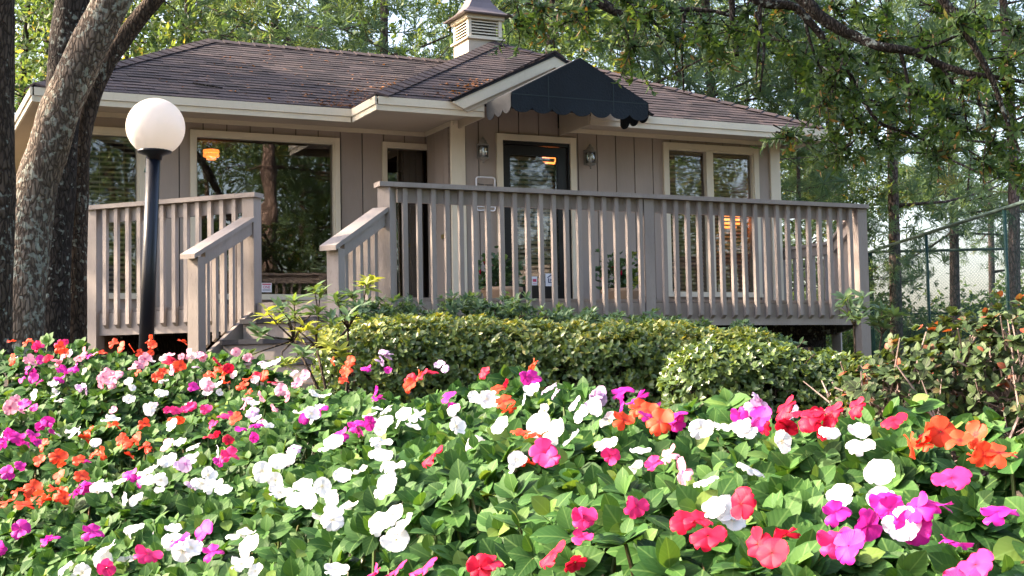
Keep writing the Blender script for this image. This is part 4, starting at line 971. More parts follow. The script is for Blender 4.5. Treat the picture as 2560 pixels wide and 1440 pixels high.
# open-branched azalea beside the stairs, sunlight painted into each rosette's leaf tone
t = thing("azalea_shrub", "leggy azalea with leaf rosettes coloured as sunlit yellow-green in front of the stairs", "shrub", (*onD(850, 960, 6.0)[:2], GZ(*onD(850, 960, 6.0)[:2])), "azaleas along the deck")
ros = [(665, 778, .9), (690, 800, .8), (735, 752, .55), (738, 785, .6), (760, 815, .95), (745, 838, .9), (785, 826, .8), (785, 722, .5), (800, 735, .6), (840, 745, .4), (930, 700, .9), (915, 712, .8), (830, 862, 1), (812, 858, .9), (850, 880, .85), (650, 830, .4),
       (705, 905, .7), (730, 910, .8), (620, 890, .4), (760, 880, .5), (855, 760, .4), (870, 790, .35), (880, 735, .4), (900, 770, .35), (790, 775, .4), (700, 770, .5), (860, 905, .6), (830, 800, .4)]
RP = np.array([onD(x, y, 6.0 + random.uniform(-.25, .25)) for x, y, _ in ros]); RT = np.array([q + .15 for _, _, q in ros])
PP, RR, SS, TT = rosettes(np.concatenate([RP, RP - [0, 0, .022]]), np.tile([0, -.15, 1.], (2 * len(RP), 1)) + unit(2 * len(RP)) * .35, 10, .068, (.7, 1.45)); TT = np.repeat(np.concatenate([RT, RT]), 10) + rng.normal(0, .07, len(TT))
lc = np.array(WLOC[t.name]); obj_from(scatter_mesh("foliage", LEAF_LANCE, PP - lc, RR, SS, np.clip(TT, 0, 1), "azalea_leaf"), "foliage", lc, t)
forks = [onD(870, 820, 6.0), onD(790, 865, 6.05), onD(735, 850, 5.95)]
mt = MB(); b0 = np.array([lc[0], lc[1], lc[2] - .03])
for fk in forks: mt.tube([b0, b0 * .5 + np.array(fk) * .5 + rng.normal(0, .015, 3), fk], [.009, .007, .005], 6)
for q in RP:
    fk = min(forks, key=lambda f: np.linalg.norm(np.array(f) - q)); mt.tube([fk, np.array(fk) * .45 + q * .55 + rng.normal(0, .012, 3), q], [.005, .0035, .002], 5)
mt.build("stem", "bark_twig", t, smooth=True)
# shoots by the right deck corner
t = thing("azalea_shrub", "slender azalea shoots in front of the right deck corner post", "shrub", (*onD(2150, 900, 7.0)[:2], GZ(*onD(2150, 900, 7.0)[:2])), "azaleas along the deck")
ros = [(2112, 748), (2105, 768), (2125, 770), (2140, 785), (2150, 765), (2158, 745), (2120, 790), (2150, 800), (2205, 775), (2215, 790), (2225, 805), (2195, 800), (2210, 820), (2235, 790), (2185, 815), (2160, 780)]
RP = np.array([onD(x, y, 7.0 + random.uniform(-.15, .15)) for x, y in ros])
PP, RR, SS, TT = rosettes(RP, np.tile([0, -.1, .8], (len(RP), 1)) + unit(len(RP)) * .5, 12, .075, (.6, 1.5), (.2, .7))
lc = np.array(WLOC[t.name]); obj_from(scatter_mesh("foliage", LEAF_LANCE, PP - lc, RR, SS, TT, "azalea_leaf"), "foliage", lc, t)
mt = MB()
fk1, fk2 = np.array(onD(2135, 815, 7.0)), np.array(onD(2205, 835, 7.0))
for fk in (fk1, fk2): mt.tube([(lc[0] + rng.normal() * .02, lc[1], lc[2] - .02), (np.array(lc) + fk) / 2 + rng.normal(0, .012, 3), fk], [.007, .006, .005], 6)
for q in RP: fk = fk1 if np.linalg.norm(q - fk1) < np.linalg.norm(q - fk2) else fk2; mt.tube([fk, fk * .5 + q * .5 + rng.normal(0, .006, 3), q], [.004, .003, .0018], 5)
mt.build("stem", "bark_twig", t, smooth=True)
# bare-legged shrub with reddening leaves at the right edge
hb = []
for px, pyt, D, r, n in ((2250, 880, 4.6, (.26, .28, .30), 330), (2400, 800, 4.6, (.30, .30, .34), 400), (2560, 765, 4.5, (.32, .32, .36), 400), (2720, 780, 4.4, (.34, .34, .36), 180), (2180, 960, 4.7, (.18, .2, .24), 100)):
    top = P3(px, pyt, D); hb.append(((top[0], top[1], top[2] - r[2]), r, n))
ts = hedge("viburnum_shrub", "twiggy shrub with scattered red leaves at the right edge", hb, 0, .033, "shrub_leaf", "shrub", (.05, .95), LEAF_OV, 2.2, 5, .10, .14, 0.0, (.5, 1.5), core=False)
mt = MB()
for c, r, n in hb:
    for k in range(170):
        q0 = np.array(c) + rng.uniform(-.8, .8, 3) * np.array(r) * [1, 1, .2]; q0[2] = max(GZ(q0[0], q0[1]), c[2] - r[2] * 1.3)
        d = unit(1)[0] * .6 + [0, -.1, .9]; q1 = np.array(c) + rng.uniform(-.9, .9, 3) * np.array(r)
        qm = q0 * .5 + q1 * .5 + rng.normal(0, .04, 3); mt.tube([q0, qm, q1], [.006, .0048, .0026], 4)
        for j in range(2): mt.tube([qm, qm + unit(1)[0] * [.14, .14, .1] + [0, 0, .04]], [.0035, .0015], 4)
painted("dead_twig", (.24, .18, .16), .9, .2, 9)
mt.build("twig", "dead_twig", ts)

# ------------------------------------------------------------------ the flower bed
bed = thing("flower_bed", "raised bed of impatiens in white, scarlet, magenta and pink across the foreground", "flower bed", (0, 2.5, GZ(0, 2.5)))
EDGE = np.array([(-2.3, 4.7), (-1.6, 4.62), (-1.2, 4.6), (-.85, 4.45), (-.52, 4.1), (-.2, 3.75), (.05, 3.45), (.3, 2.5), (.5, 2.0), (.64, 1.72), (.80, 1.55), (1.1, 1.4)])
def in_bed(x, y): return y < np.interp(x, EDGE[:, 0], EDGE[:, 1]) + .02 * np.sin(x * 23)
def visible_xy(n):
    out = []
    while sum(len(o) for o in out) < n:
        y = rng.uniform(.75, 4.8, n * 2) ; x = rng.uniform(-.50, .58, n * 2) * y * .9 + rng.normal(0, .05, n * 2)
        keep = in_bed(x, y) & (rng.uniform(0, 1, n * 2) < (y / 4.8) * .9 + .1); out.append(np.stack([x[keep], y[keep]], -1))
    return np.concatenate(out)[:n]
NW = 5400
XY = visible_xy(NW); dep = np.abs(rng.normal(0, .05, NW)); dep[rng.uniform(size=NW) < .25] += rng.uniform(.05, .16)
hum = .022 * np.sin(XY[:, 0] * 11 + XY[:, 1] * 4) + .018 * np.sin(XY[:, 1] * 9 - XY[:, 0] * 6 + 1)
Zt = bed_top(XY[:, 0], XY[:, 1]) + hum - dep - .045
WP = np.stack([XY[:, 0], XY[:, 1], Zt], -1)
AXW = unit(NW) * .5 + np.array([-.15, -.62, .85])
NL = 6
PP, RR, SS, TT = rosettes(WP, AXW, NL, .0445, (.8, 1.55), (.1, .8))
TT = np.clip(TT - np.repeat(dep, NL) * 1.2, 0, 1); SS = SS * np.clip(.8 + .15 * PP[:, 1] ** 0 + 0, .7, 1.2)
# some small bright young leaves at the tips
PY, RY, SY, TY = rosettes(WP[dep < .05] + [0, 0, .008], AXW[dep < .05], 3, .03, (.3, .9), (.55, .9))
PP = np.concatenate([PP, PY]); RR = np.concatenate([RR, RY]); SS = np.concatenate([SS, SY]); TT = np.concatenate([TT, TY])
# the 300 leaves that show largest are parts of their own
show = SS / np.maximum(PP[:, 1], .8) * np.clip(1 - np.repeat(np.r_[dep], NL)[: len(PP)] * 6 if False else 1, 0, 1)
top_ok = PP[:, 2] > bed_top(PP[:, 0], PP[:, 1]) - .03
infr = (np.abs(PP[:, 0]) < PP[:, 1] * .375) & (PP[:, 1] > 1.05)
order = np.argsort(-show * (top_ok & infr)); big = np.zeros(len(PP), bool); big[order[:300]] = True
LM = {}
for i in np.where(big)[0]:
    k = round(float(TT[i]) * 8) / 8
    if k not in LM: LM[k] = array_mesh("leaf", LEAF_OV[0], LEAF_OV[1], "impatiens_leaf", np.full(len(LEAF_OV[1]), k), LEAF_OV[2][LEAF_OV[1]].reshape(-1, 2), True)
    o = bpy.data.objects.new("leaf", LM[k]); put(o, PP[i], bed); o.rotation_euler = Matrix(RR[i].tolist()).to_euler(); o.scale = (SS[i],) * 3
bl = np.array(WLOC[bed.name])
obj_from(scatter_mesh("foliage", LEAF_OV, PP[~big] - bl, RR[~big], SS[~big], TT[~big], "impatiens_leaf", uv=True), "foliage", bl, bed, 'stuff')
# stems
N4 = 4; base_xy = WP[:, :2] + rng.normal(0, .05, (NW, 2)); bz = ground_z(base_xy[:, 0], base_xy[:, 1]) - .02
Sv = []; Sf = []; tn = []
for i in range(NW):
    p0 = np.array([*base_xy[i], bz[i]]); p1 = WP[i]; pm = p0 * .5 + p1 * .5 + rng.normal(0, .02, 3); k = len(Sv)
    for p, r in ((p0, .0045), (pm, .0038), (p1, .0022)):
        for j in range(4): a = j * math.pi / 2; Sv.append((p[0] + r * math.cos(a), p[1] + r * math.sin(a), p[2]))
    for s in range(2):
        for j in range(4): Sf.append((k + s * 4 + j, k + s * 4 + (j + 1) % 4, k + s * 4 + 4 + (j + 1) % 4, k + s * 4 + 4 + j)); tn.append(rng.uniform())
obj_from(array_mesh("stems", np.array(Sv) - bl, np.array(Sf), "green_stem", np.array(tn)), "stems", bl, bed, 'stuff')

def flower_mesh(mat, seed):
    r_ = random.Random(seed); V = []; F = []; UV = []
    for k in range(5):
        a0 = k * 2 * math.pi / 5 + r_.uniform(-.12, .12); wd = r_.uniform(.72, 1.08); tl = r_.uniform(-.35, .40); ln_ = r_.uniform(.82, 1.1); n = 6; b = len(V); lift = .02 * (k % 2) + r_.uniform(0, .02)
        rows = [(.06, .08), (.28, .42), (.52, .80), (.78, .95), (.93, .70), (1.0, .34)]
        for ri, (rad, w) in enumerate(rows):
            for j in range(5):
                t = (j - 2) / 2; notch = -.10 * (1 - abs(t)) ** 2 if ri == 5 else 0
                rr_ = (rad + notch - .06 * t * t) ; lat = t * w * .58 * wd
                x = rr_ * ln_; y = lat; z = lift + tl * rad * rad + .05 * math.sin(3 * t + k) * rad - .10 * abs(t) * rad
                V.append((x * math.cos(a0) - y * math.sin(a0), x * math.sin(a0) + y * math.cos(a0), z)); UV.append((rad, t))
        for i in range(5):
            for j in range(4): q = b + i * 5 + j; F.append((q, q + 1, q + 6, q + 5))
    F = np.array(F); UV = np.array(UV)
    return array_mesh("flower", np.array(V), F, mat, None, UV[F].reshape(-1, 2), True)
COLS = {'W': ("petal_white", "white flower"), 'O': ("petal_scarlet", "scarlet flower"), 'M': ("petal_magenta", "magenta flower"), 'P': ("petal_pink", "pale pink flower"), 'L': ("petal_lilac", "lilac flower"), 'C': ("petal_crimson", "crimson flower"), 'R': ("petal_rose", "rose pink flower")}
FM = {k: [flower_mesh(v[0], 11 * i + s) for s in range(4)] for i, (k, v) in enumerate(COLS.items())}
FL = {
'W': [(925,1040),(962,1052),(1000,1055),(1042,1040),(965,1022),(1133,1022),(1140,1066),(1203,993),(1228,1003),(1330,975),(1252,1066),(1345,1060),(1388,1076),(835,1108),(822,1118),(952,1105),(950,1140),(985,1166),(900,1180),(855,1190),(828,1247),(858,1272),(832,1300),(960,1228),(985,1285),(950,1305),(1290,1160),(1435,1007),
      (1752,1070),(1815,1070),(2075,1078),(2150,1115),(1880,1172),(1765,1200),(1785,1270),(2198,1185),(2100,1242),(1515,1113),(1600,1130),(455,1355),(478,1370),(432,1350),(600,1338),(622,1362),(605,1412),(268,1375),(160,1418),(840,1425),(402,1200),(450,1108),(482,1115),(425,1150),(470,1158),(372,1178),(400,1160),(520,1188),(532,1212),(338,1245),(655,1178),(700,1150),(757,1215),(700,1232),(240,1212),(300,1206),(322,1000),(405,980),(378,1018),(150,1003),(88,988),(132,962),(182,1080),(322,955),(280,1048),(812,990),(782,985),(752,1035),(632,1010),(640,1048),(585,938),(692,905),(665,912),(545,962),(512,955),(430,1062),(335,1318),(1490,1018),(365,1185),(500,1205),(1220,985),(1010,1038)],
'O': [(30,853),(70,855),(150,868),(162,882),(285,858),(302,868),(330,872),(375,848),(382,862),(457,853),(30,900),(392,942),(410,930),(540,930),(562,937),(520,940),(622,947),(660,940),(605,965),(865,928),(860,950),(875,905),(1025,963),(1330,915),(1262,1003),(225,1078),(285,1062),(305,1098),(330,1104),(345,1095),(362,1060),(440,1048),(110,1112),(145,1142),(100,1150),(198,1150),(255,1135),(150,1190),(45,1228),(82,1220),(108,1252),(150,1235),(20,1255),(95,1240),(590,1045),(1302,1080),(1340,1085),(1560,1050),(1600,1018),(1618,1028),(1650,1055),(2310,1085),(2352,1080),(2440,1085),(2460,1137),(2500,1133),(1245,972),(205,1190),(60,1262),(440,918)],
'C': [(420,905),(545,905),(1055,935),(1082,930),(1210,930),(525,1092),(2010,1030),(2022,1045),(1960,1020),(2080,1030),(2140,1015),(2235,1050),(1770,1340),(1895,1360),(1962,1338),(1930,1382),(1750,1300),(1380,1385),(1200,1420),(1225,1412),(1080,1140),(640,942),(120,895)],
'M': [(182,920),(82,945),(148,945),(100,1062),(118,1053),(25,1087),(42,1092),(82,1085),(60,1010),(18,1180),(325,1185),(640,1060),(212,1215),(50,1322),(122,1348),(530,1380),(506,1330),(802,1025),(890,1062),(850,1085),(1330,945),(1120,992),(915,920),(945,995),(1555,978),(1592,998),(1685,1040),(1900,1045),(2090,1280),(2122,1365),(2225,1275),(2292,1268),(2338,1258),(2495,1280),(68,925),(230,1330)],
'R': [(2440,1412),(2380,1195),(1460,1292),(1590,1265),(575,1140),(370,1385),(1635,1160),(1360,1130),(440,1025),(470,1020),(515,1022),(560,1040),(2088,1350),(1060,1420),(990,1425),(95,868),(150,862)],
'P': [(72,900),(290,937),(350,910),(362,898),(258,942),(210,880),(235,885),(422,890),(442,915),(332,915),(145,905),(280,960),(155,895),(702,975),(742,960),(762,940),(610,1012),(1672,1138),(252,955),(590,880),(470,885),(500,890),(415,1112),(720,990),(25,1020),(40,1000),(520,965),(265,930)],
'L': [(970,885),(950,902),(1495,985),(1370,970),(1100,912),(1480,1000),(1890,1020),(205,970),(630,1030),(455,1165)],
}
nfl = 0; EXT = {k: [] for k in FL}
for ck, lst in FL.items():
    for (px, py) in lst:
        d = ray(px, py); tt = np.linspace(.8, 5.0, 240); pts = d[None] * (tt / d[1])[:, None]
        above = pts[:, 2] - (bed_top(pts[:, 0], pts[:, 1]) + .028); hit = np.where(above < 0)[0]
        if len(hit): p = pts[hit[0]]
        else:
            yy = 4.3 if px < 700 else 3.4 if px < 1500 else 2.1; p = onD(px, py, yy)
            ki = np.argmin(np.abs(above)); p = pts[ki] if abs(above[ki]) < .12 and in_bed(pts[ki, 0], pts[ki, 1] - .25) else p
        up = np.array([-.25, 0, .75]); tc = -np.array(p) / np.linalg.norm(p); nrm = up + tc * .55 + rng.normal(0, .38, 3); nrm /= np.linalg.norm(nrm)
        x, y, z = frame_from(nrm); o = bpy.data.objects.new("flower", random.choice(FM[ck])); put(o, p, bed)
        o.rotation_euler = Matrix(((x[0], y[0], z[0]), (x[1], y[1], z[1]), (x[2], y[2], z[2]))).to_euler(); s = rng.uniform(.0175, .0235) * (.88 if p[1] < 1.8 else 1); o.scale = (s * rng.uniform(.85, 1.05), s * rng.uniform(.85, 1.05), s * rng.uniform(.7, 1.6)); o['label'] = COLS[ck][1]; nfl += 1
        for e in range(random.choice((0, 0, 1, 1, 2))): EXT[ck].append((p + rng.normal(0, 1, 3) * [.028, .03, .012] - [0, 0, .012], nrm + rng.normal(0, .4, 3), rng.uniform(.013, .021)))
# extra blooms between the listed ones, only on the far left where they stand thickest
for k in range(300 - nfl):
    px, py = rng.uniform(0, 760), 870 + rng.uniform(0, 1) ** 1.6 * 330
    if py < 880 + max(0, px - 560) * .25: continue
    d = ray(px, py); tt = np.linspace(.8, 5.0, 240); pts = d[None] * (tt / d[1])[:, None]; hit = np.where(pts[:, 2] < bed_top(pts[:, 0], pts[:, 1]) + .02)[0]
    if not len(hit): continue
    p = pts[hit[0]]; nrm = np.array([-.2, -.3, .7]) + rng.normal(0, .4, 3); x, y, z = frame_from(nrm); ck = random.choice('WWPMOL')
    o = bpy.data.objects.new("flower", random.choice(FM[ck])); put(o, p, bed); o.rotation_euler = Matrix(((x[0], y[0], z[0]), (x[1], y[1], z[1]), (x[2], y[2], z[2]))).to_euler(); s = rng.uniform(.012, .018); o.scale = (s, s, s); o['label'] = COLS[ck][1]

# smaller blooms behind the counted ones, too many and too tucked away to pick apart
for ck, lst in EXT.items():
    if not lst: continue
    src = FM[ck][1]; TV = np.array([v.co[:] for v in src.vertices]); TF = np.array([p_.vertices[:] for p_ in src.polygons]); ul = src.uv_layers[0].data; TU = np.zeros((len(TV), 2))
    for p_ in src.polygons:
        for li, vi in zip(p_.loop_indices, p_.vertices): TU[vi] = ul[li].uv[:]
    Pq = np.array([q[0] for q in lst]); Nq = np.array([q[1] for q in lst]); fr_ = frames(unit(len(lst)), Nq)
    obj_from(scatter_mesh("small_blooms", (TV, TF, TU), Pq - bl, fr_, np.array([q[2] for q in lst]), np.zeros(len(lst)), COLS[ck][0], uv=True), "small_blooms", bl, bed, 'stuff')

# ------------------------------------------------------------------ oaks on the left, with the limbs that hang into the picture
def smooth_path(P, k=5):
    P = [np.array(p, float) for p in P]; out = []
    for i in range(len(P) - 1):
        p0 = P[max(i - 1, 0)]; p1 = P[i]; p2 = P[i + 1]; p3 = P[min(i + 2, len(P) - 1)]
        for j in range(k):
            t = j / k; out.append(.5 * ((2 * p1) + (-p0 + p2) * t + (2 * p0 - 5 * p1 + 4 * p2 - p3) * t * t + (-p0 + 3 * p1 - 3 * p2 + p3) * t ** 3))
    return out + [P[-1]]
def oak(label, path, r0, r1, mat, limbs, leaf_pts, nleaf, size=.075):
    P = smooth_path(path, 6); base = (P[0][0], P[0][1], GZ(P[0][0], P[0][1])); t = thing("oak_tree", label, "tree", base, "oaks standing left of the deck")
    P = [np.array([P[0][0], P[0][1], base[2] - .15])] + P; n = len(P)
    rad = [r0 + (r1 - r0) * (i / (n - 1)) + (.06 if i == 0 else .03 if i == 1 else 0) for i in range(n)]
    m = MB(); m.tube(P, rad, 22, .05); m.build("trunk", mat, t, smooth=True)
    for lp, a, b in limbs:
        q = smooth_path(lp, 5); m = MB(); m.tube(q, list(np.linspace(a, b, len(q))), 9, .08); m.build("limb", "bark_dark", t, smooth=True)
    return t, base
def sprays(tree, base, centers, sig, n, size, mat, droop=-.4, name="crown", tone=(.1, .95), tmpl=LEAF_LANCE):
    c = np.array(centers); k = rng.integers(0, len(c), n); P = c[k] + rng.normal(0, 1, (n, 3)) * sig
    PP, RR, SS, TT = rosettes(P, unit(n) + [0, 0, droop], 7, size, (.4, 1.4), tone)
    return obj_from(scatter_mesh(name, tmpl, PP - np.array(base), RR, SS, TT, mat), name, base, tree, 'stuff')
def crown_blob(c, r, n):
    d = unit(n); return np.array(c) + d * (rng.uniform(.35, 1, (n, 1)) ** .5) * np.array(r)
tA, bA_ = oak("leaning oak with pale lichen-spotted bark in front of the deck's left end", [onD(x, y, D) for x, y, D in ((48,900,8.9),(62,700,8.95),(85,500,9.0),(120,370,9.0),(160,250,9.0),(215,130,9.0),(265,30,9.0),(330,-90,9.0),(430,-260,9.0))], .148, .115, "bark_light", 
    [([onD(430,-260,9.0), onD(760,-420,9.2), onD(1150,-300,9.4), onD(1400,-80,9.5), onD(1520,18,9.5), onD(1600,36,9.5), onD(1712,24,9.6), onD(1790,28,9.6)], .07, .012),
     ([onD(430,-260,9.0), onD(900,-560,9.2), onD(1500,-420,9.3), onD(1850,-140,9.2), onD(2009,-2,9.1), onD(2042,34,9.1), onD(2095,71,9.1), onD(2144,94,9.1), onD(2200,116,9.0), onD(2282,129,9.0), onD(2350,161,9.0), onD(2425,184,8.9), onD(2500,195,8.9), onD(2620,215,8.8)], .065, .012),
     ([onD(1600,-360,9.3), onD(1800,-90,9.3), onD(1892,0,9.3), onD(1979,15,9.3), onD(2012,41,9.3), onD(2057,94,9.3), onD(2095,142,9.3), onD(2132,202,9.3), onD(2155,247,9.3), onD(2200,307,9.2), onD(2275,334,9.2), onD(2335,362,9.2)], .04, .007),
     ([onD(1810,-140,9.4), onD(1829,0,9.4), onD(1832,56,9.4), onD(1842,140,9.4)], .026, .018),
     ([onD(2250,-120,8.8), onD(2372,20,8.8), onD(2425,100,8.8), onD(2480,200,8.8), onD(2520,310,8.8), onD(2550,380,8.8)], .035, .008)] +
    [([onD(*a), onD(*b), onD(*c)], .016, .005) for a, b, c in (((2250,125,9),(2270,210,9),(2275,300,9)), ((2282,129,9),(2380,95,9),(2420,60,9)), ((1900,5,9.3),(1900,70,9.3),(1890,200,9.3)), ((1712,24,9.6),(1705,120,9.6),(1710,230,9.6)),
      ((2012,41,9.3),(2030,120,9.3),(2090,260,9.3)), ((2425,184,8.9),(2460,300,8.9),(2440,330,8.9)), ((2095,142,9.3),(2080,230,9.3),(2070,300,9.3)), ((1600,36,9.5),(1660,70,9.5),(1740,90,9.5)), ((1790,28,9.6),(1880,60,9.6),(1960,110,9.5)), ((2350,161,9),(2400,240,9),(2420,330,9)), ((1890,30,9.3),(1910,110,9.3),(1900,230,9.3)))], None, 0)
cents = [onD(x + random.uniform(-25, 25), y + random.uniform(-18, 18), 9.2 + random.uniform(-.5, .5)) for x, y in
    [(1480,20),(1560,60),(1640,50),(1680,90),(1760,60),(1790,110),(1650,20),(1830,90),(1900,120),(1920,60),(1960,100),(2000,150),(2050,120),(2040,260),(2080,200),(2100,300),(2130,130),(2150,220),(2160,300),(2180,180),(2200,340),(2220,120),(2230,260),(2260,200),(2280,320),(2300,80),(2310,250),(2340,180),(2350,330),(2370,100),(2380,260),(2420,220),(2430,330),(2440,130),(2460,60),(2480,270),(2500,160),(2500,350),(2530,230),(2540,90),(2550,310),(2400,30),(2330,30),(2230,40),(2150,40),(2080,30),(1960,20),(1560,10),(1420,40),(1340,30),(1290,60),(1990,330),(2060,350),(2120,370),(2330,400),(2450,410),(2540,420),(1870,20),(1600,110)]]
tw = MB(); LP, LD = [], []
for c in cents:
    for k in range(6):
        d = unit(1)[0] * [1, 1, .6] + [.15, 0, -.45]; d /= np.linalg.norm(d); ln = rng.uniform(.2, .48); p = np.array(c) - d * ln * .3; pts = [p]
        for j in range(4): d = d + rng.normal(0, .18, 3) + [0, 0, -.06]; d /= np.linalg.norm(d); pts.append(pts[-1] + d * ln / 4)
        tw.tube(pts, [.006, .005, .004, .003, .0015], 4)
        for j in range(11):
            f = .15 + .85 * j / 10; q = pts[min(int(f * 4), 3)] * (1 - (f * 4) % 1) + pts[min(int(f * 4) + 1, 4)] * ((f * 4) % 1) if f < 1 else pts[4]; LP.append(q); LD.append(d)
tw.build("twig", "bark_dark", tA)
LP = np.array(LP); LD = np.array(LD); PP, RR, SS, TT = rosettes(LP, LD, 3, .068, (.5, 1.2), (.1, .95)); TT = np.clip(TT + np.repeat(np.repeat(rng.normal(0, .1, len(LP) // 11), 11), 3), 0, 1)
obj_from(scatter_mesh("crown", LEAF_LANCE, PP - np.array(bA_), RR, SS, TT, "oak_leaf"), "crown", bA_, tA, 'stuff')
upper = np.concatenate([crown_blob((-2.4, 9.2, 5.6), (2.4, 2.2, 1.5), 90)])
sprays(tA, bA_, upper, np.array([.35, .35, .3]), 900, .10, "oak_leaf")
tB, bB_ = oak("upright dark oak trunk behind the leaning oak", [onD(x, y, D) for x, y, D in ((126,900,10.0),(135,600,10.0),(148,400,10.0),(160,200,10.0),(172,60,10.0),(185,-80,10.0),(180,-500,10.0))], .135, .12, "bark_dark", [], None, 0)
sprays(tB, bB_, crown_blob((-3.6, 10.8, 6.6), (2.2, 2.0, 1.8), 90), np.array([.35, .35, .3]), 900, .10, "oak_leaf")
tC, bC_ = oak("slimmer oak trunk bending right toward the roof, nearest the railing", [onD(x, y, D) for x, y, D in ((187,900,10.3),(190,600,10.3),(197,400,10.3),(215,280,10.3),(262,165,10.35),(325,75,10.4),(385,0,10.4),(450,-80,10.4),(620,-330,10.5))], .092, .055, "bark_mid", [], None, 0)
sprays(tC, bC_, crown_blob((-1.2, 11.2, 5.6), (1.8, 1.8, 1.2), 50), np.array([.35, .35, .3]), 600, .10, "oak_leaf")
tD, bD_ = oak("dark oak trunk cut by the left edge", [onD(x, y, D) for x, y, D in ((-26,900,8.2),(-16,600,8.2),(-12,400,8.2),(-12,100,8.2),(-12,-80,8.2),(-40,-600,8.2))], .125, .105, "bark_mid", [], None, 0)
sprays(tD, bD_, crown_blob((-3.9, 8.6, 6.6), (1.8, 1.6, 1.5), 70), np.array([.35, .35, .3]), 600, .10, "oak_leaf")

# ------------------------------------------------------------------ the wood behind
def needle_tmpl():
    """a tuft of needles as slim blades about x"""
    r_ = np.random.default_rng(3); V = []; F = []
    for k in range(22):
        d = r_.normal(size=3); d[0] = abs(d[0]) * 1.1 + .25; d /= np.linalg.norm(d); s = np.cross(d, r_.normal(size=3)); s /= np.linalg.norm(s); b = len(V); w = .028
        V += [-s * w * .4, s * w * .4, d * .6 + s * w, d * (1 + r_.uniform(-.2, .1)) - [0, 0, .12]]; F.append((b, b + 1, b + 2, b + 3))
    V = np.array(V); return V, np.array(F), np.zeros((len(V), 2))
TUFT = needle_tmpl()
def branchy(h, seed, kind):
    """returns trunk mesh and crown mesh of a tree h metres tall standing at the origin"""
    r_ = np.random.default_rng(seed); m = MB(); tips = []; lean = r_.normal(0, .02, 2)
    tr = [np.array([lean[0] * z + .08 * math.sin(z * .5 + seed), lean[1] * z, z]) for z in np.linspace(-.4, h, 14)]
    r0 = h * (.0085 if kind == 'pine' else .012); m.tube(tr, list(np.linspace(r0, r0 * .12, 14)), 12, .05)
    nb = 44 if kind == 'pine' else 34
    for k in range(nb):
        f = r_.uniform(.22 if kind == 'pine' else .16, .98); z = f * h; p = np.array([np.interp(z, [q[2] for q in tr], [q[i] for q in tr]) for i in range(3)])
        a = r_.uniform(0, 2 * math.pi); ln = h * ((.10 + .20 * (1 - f)) if kind == 'pine' else (.12 + .20 * math.sin(math.pi * min(f, .95) ** .8))) * r_.uniform(.7, 1.2)
        rise = r_.uniform(-.12, .28) if kind == 'pine' else r_.uniform(.05, .6)
        d = np.array([math.cos(a), math.sin(a), rise]); pts = [p]; 
        for j in range(4):
            d = d + r_.normal(0, .16, 3) + ([0, 0, .06] if kind == 'pine' else [0, 0, -.05]); d /= np.linalg.norm(d); pts.append(pts[-1] + d * ln / 4)
        m.tube(pts, list(np.linspace(r0 * .28 * (1.1 - f), r0 * .05, 5)), 5)
        for j in range(1, 5):
            for s in range(5):
                q = pts[j] + r_.normal(0, 1, 3) * ln * np.array([.13, .13, .06 if kind == 'pine' else .12]); tips.append((q, pts[j], d))
                if s < 1: m.tube([pts[j], pts[j] * .4 + q * .6, q], [r0 * .05, r0 * .04, r0 * .02], 4)
    T = np.array([t[0] for t in tips]); Dv = np.array([t[0] - t[1] for t in tips]) + np.array([t[2] for t in tips]) * .3
    return m, T, Dv
PROTO = {}
def proto(key, h, seed, kind):
    m, T, Dv = branchy(h, seed, kind)
    me_t = bpy.data.meshes.new("trunk"); me_t.from_pydata([tuple(v) for v in m.v], [], m.f); me_t.materials.append(MATS["bark_pine" if kind == 'pine' else "bark_mid"]); me_t.shade_smooth()
    if kind == 'pine':
        n = len(T) * 2; k = rng.integers(0, len(T), n); P = T[k] + rng.normal(0, .22, (n, 3)); d = Dv[k] + unit(n) * .5; d[:, 2] += .15
        me_c = scatter_mesh("crown", TUFT, P, frames(d, unit(n)), rng.uniform(.22, .36, n), np.clip(rng.normal(.42, .24, n), 0, 1), "pine_needle", smooth=False)
    else:
        n = len(T) * 8; k = rng.integers(0, len(T), n); P = T[k] + rng.normal(0, .33, (n, 3)); PP, RR, SS, TT = rosettes(P, unit(n) + [0, 0, .2], 3, .115, (.5, 1.5), (.1, .9))
        TT = np.clip(TT + np.repeat(np.repeat(rng.normal(0, .12, len(T)), 1)[k], 3), 0, 1)
        me_c = scatter_mesh("crown", LEAF_QUAD, PP, RR, SS, TT, "wood_leaf")
    PROTO[key] = (me_t, me_c)
proto('pineA', 16, 1, 'pine'); proto('pineB', 17, 2, 'pine'); proto('pineC', 15, 5, 'pine')
proto('broadA', 11, 3, 'broad'); proto('broadB', 12, 4, 'broad'); proto('broadC', 10, 8, 'broad')
def bush_proto():
    n = 2600; d = unit(n); d[:, 2] = np.abs(d[:, 2]); P = d * (rng.uniform(.2, 1, (n, 1)) ** .5) * [1.5, 1.5, 2.0] * (1 + .18 * np.sin(d[:, :1] * 9) + .15 * np.sin(d[:, 1:2] * 7))
    PP, RR, SS, TT = rosettes(P, d + unit(n) * .5, 4, .13, (.5, 1.5), (.05, .8)); return scatter_mesh("crown", LEAF_QUAD, PP, RR, SS, TT, "wood_leaf")
m = MB()
for k in range(14): a = rng.uniform(0, 6.28); m.tube([(0, 0, -.2), (.5 * math.cos(a), .5 * math.sin(a), .7), (1.1 * math.cos(a), 1.1 * math.sin(a), 1.4)], [.04, .025, .01], 5)
me_b = bpy.data.meshes.new("trunk"); me_b.from_pydata([tuple(v) for v in m.v], [], m.f); me_b.materials.append(MATS["bark_mid"])
PROTO['bush'] = (me_b, bush_proto())
